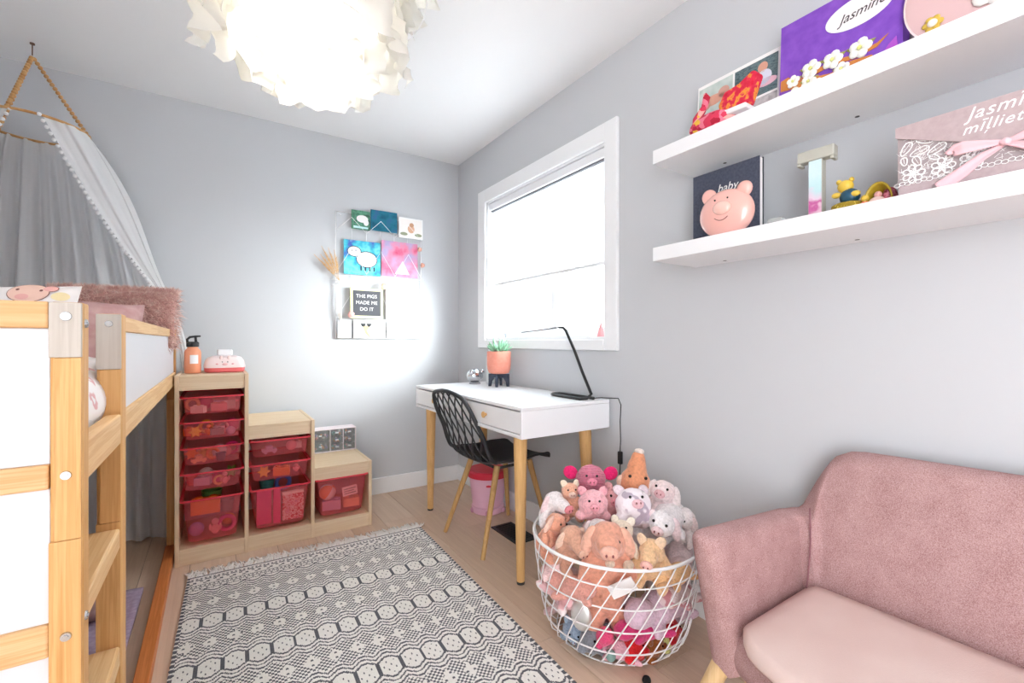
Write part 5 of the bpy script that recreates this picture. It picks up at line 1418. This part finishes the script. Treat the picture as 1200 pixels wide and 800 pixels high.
# seen through the wires, laid around the wall
ring_items = [
    # angle, radius, z, kind, scale, colour, extra, label
    (148, .185, .29, 'long', .95, '#f3d3d4', None, 'pale pink soft toy pressed against the wires under the left rim'),
    (165, .190, .185, 'long', .90, '#f0c2c6', '#f6e9ea', 'pink and white flecked soft toy against the left wires halfway down'),
    (188, .195, .24, 'long', .80, '#e6a79a', None, 'salmon soft toy lying behind the left front wires'),
    (203, .205, .045, 'head', .78, '#8d9099', None, 'grey plush head low behind the left front wires'),
    (180, .200, .045, 'head', .70, '#9fb0c6', None, 'blue-grey small plush at the bottom left of the basket'),
    (216, .200, .105, 'head', .50, '#e2517e', None, 'small hot pink plush ball under the big peach pig'),
    (226, .205, .034, 'long', .60, '#f0bccb', None, 'light pink soft toy lying at the bottom front of the basket'),
    (243, .190, .030, 'head', .72, '#dd2b2e', None, 'bright red plush at the bottom front of the basket'),
    (262, .195, .028, 'head', .72, '#96582c', None, 'brown plush at the bottom front right of the basket'),
    (248, .200, .130, 'long', .70, '#d8417c', None, 'magenta soft toy showing under the feet of the big peach pig'),
    (268, .180, .180, 'long', 1.05, '#ddc0d2', None, 'lilac velvet soft toy hanging down behind the front right wires'),
    (290, .190, .200, 'long', .85, '#e6d2d4', '#cf8f98', 'pale floral patterned soft toy behind the right wires'),
    (285, .200, .085, 'head', .66, '#c92c34', None, 'dark red scrap of plush low behind the right wires'),
    (302, .195, .060, 'long', .75, '#dcbfd0', None, 'mauve soft toy low at the right of the basket'),
    (276, .205, .055, 'head', .46, '#d6d58a', None, 'small yellow-green plush low at the front right of the basket'),
    (318, .190, .130, 'long', .80, '#efc3c3', None, 'rose soft toy at the far right wires next to the loveseat'),
    (312, .185, .290, 'long', .85, '#f0dadc', None, 'off-white soft toy under the right rim next to the loveseat'),
    (275, .185, .300, 'long', .66, '#eec08e', None, 'sandy orange soft toy hanging below the golden beige pig'),
    (130, .180, .170, 'long', .95, '#efb9bd', None, 'pink soft toy against the far left wires of the basket'),
    (126, .185, .060, 'long', .85, '#e9c9c9', None, 'dull pink soft toy at the bottom far left of the basket'),
]
for a, r_, z, kd, s_, c, sp, l in ring_items:
    aa = R(a); kind = kd
    z = max(z, .062 * s_ + .016); wall = .226 + .07 * min(1, z / .2)
    r_ = wall - .066 * s_ if kd == 'head' else math.sqrt(wall ** 2 - (.125 * s_) ** 2) - .050 * s_
    x, y = BX + r_ * math.cos(aa), BYc + r_ * math.sin(aa)
    plush(l, (x, y, z), kind, s_, (rnd.uniform(-14, 14), rnd.uniform(-20, 20), a - 270 + 90 if kd == 'head' else a + 46 + rnd.uniform(-9, 9)), c, None, None, 'pig', spots=sp, face=(kd == 'head' and s_ > .6), name='plush_toy')
# filling in the middle
for i, (x, y, z, s_, c, l) in enumerate(((0, 0, .06, 1.3, PK, 'rose soft toy at the very bottom in the middle of the basket'), (.05, .05, .20, 1.3, PKL, 'pale rose soft toy in the core of the basket'), (-.04, .03, .33, 1.3, PK, 'rose soft toy in the core of the basket just under the heap'), (.09, -.05, .34, 1.1, WH, 'white soft toy in the core of the basket right under the large white bear'), (.06, .13, .38, 1.1, PKL, 'pale rose soft toy at the back wall side of the basket'))):
    plush(l, (BX + x, BYc + y, z), 'head', s_, (0, 0, i * 50), c, face=False, name='plush_toy')
def odds():
    q = MB().ball((0, 0, 0), (.013, .038, .052), 18).build('silver_oval', flat('foil_silver', '#f0f2f1', .38, .8), None, smooth=True); place(q, (BX - .238, BYc - .075, .160), R(25)); tag(q, 'shiny silver oval trinket hanging against the front left wires of the basket', 'trinket')
    q = MB().ball((0, 0, 0), .014, 14).build('black_pompom', flat('black_felt2', '#121214', .9), None, smooth=True); place(q, (BX - .13, BYc - .262, .0145)); tag(q, 'small black pompom on the floor poking out under the front of the basket', 'pompom')
    q = MB().ball((0, 0, 0), (.017, .017, .02), 14).build('teal_bead', flat('sage_bead', '#7d9a94', .6), None, smooth=True); place(q, (BX - .19, BYc - .165, .06)); tag(q, 'small sage green bead low behind the front left wires', 'bead')
odds()
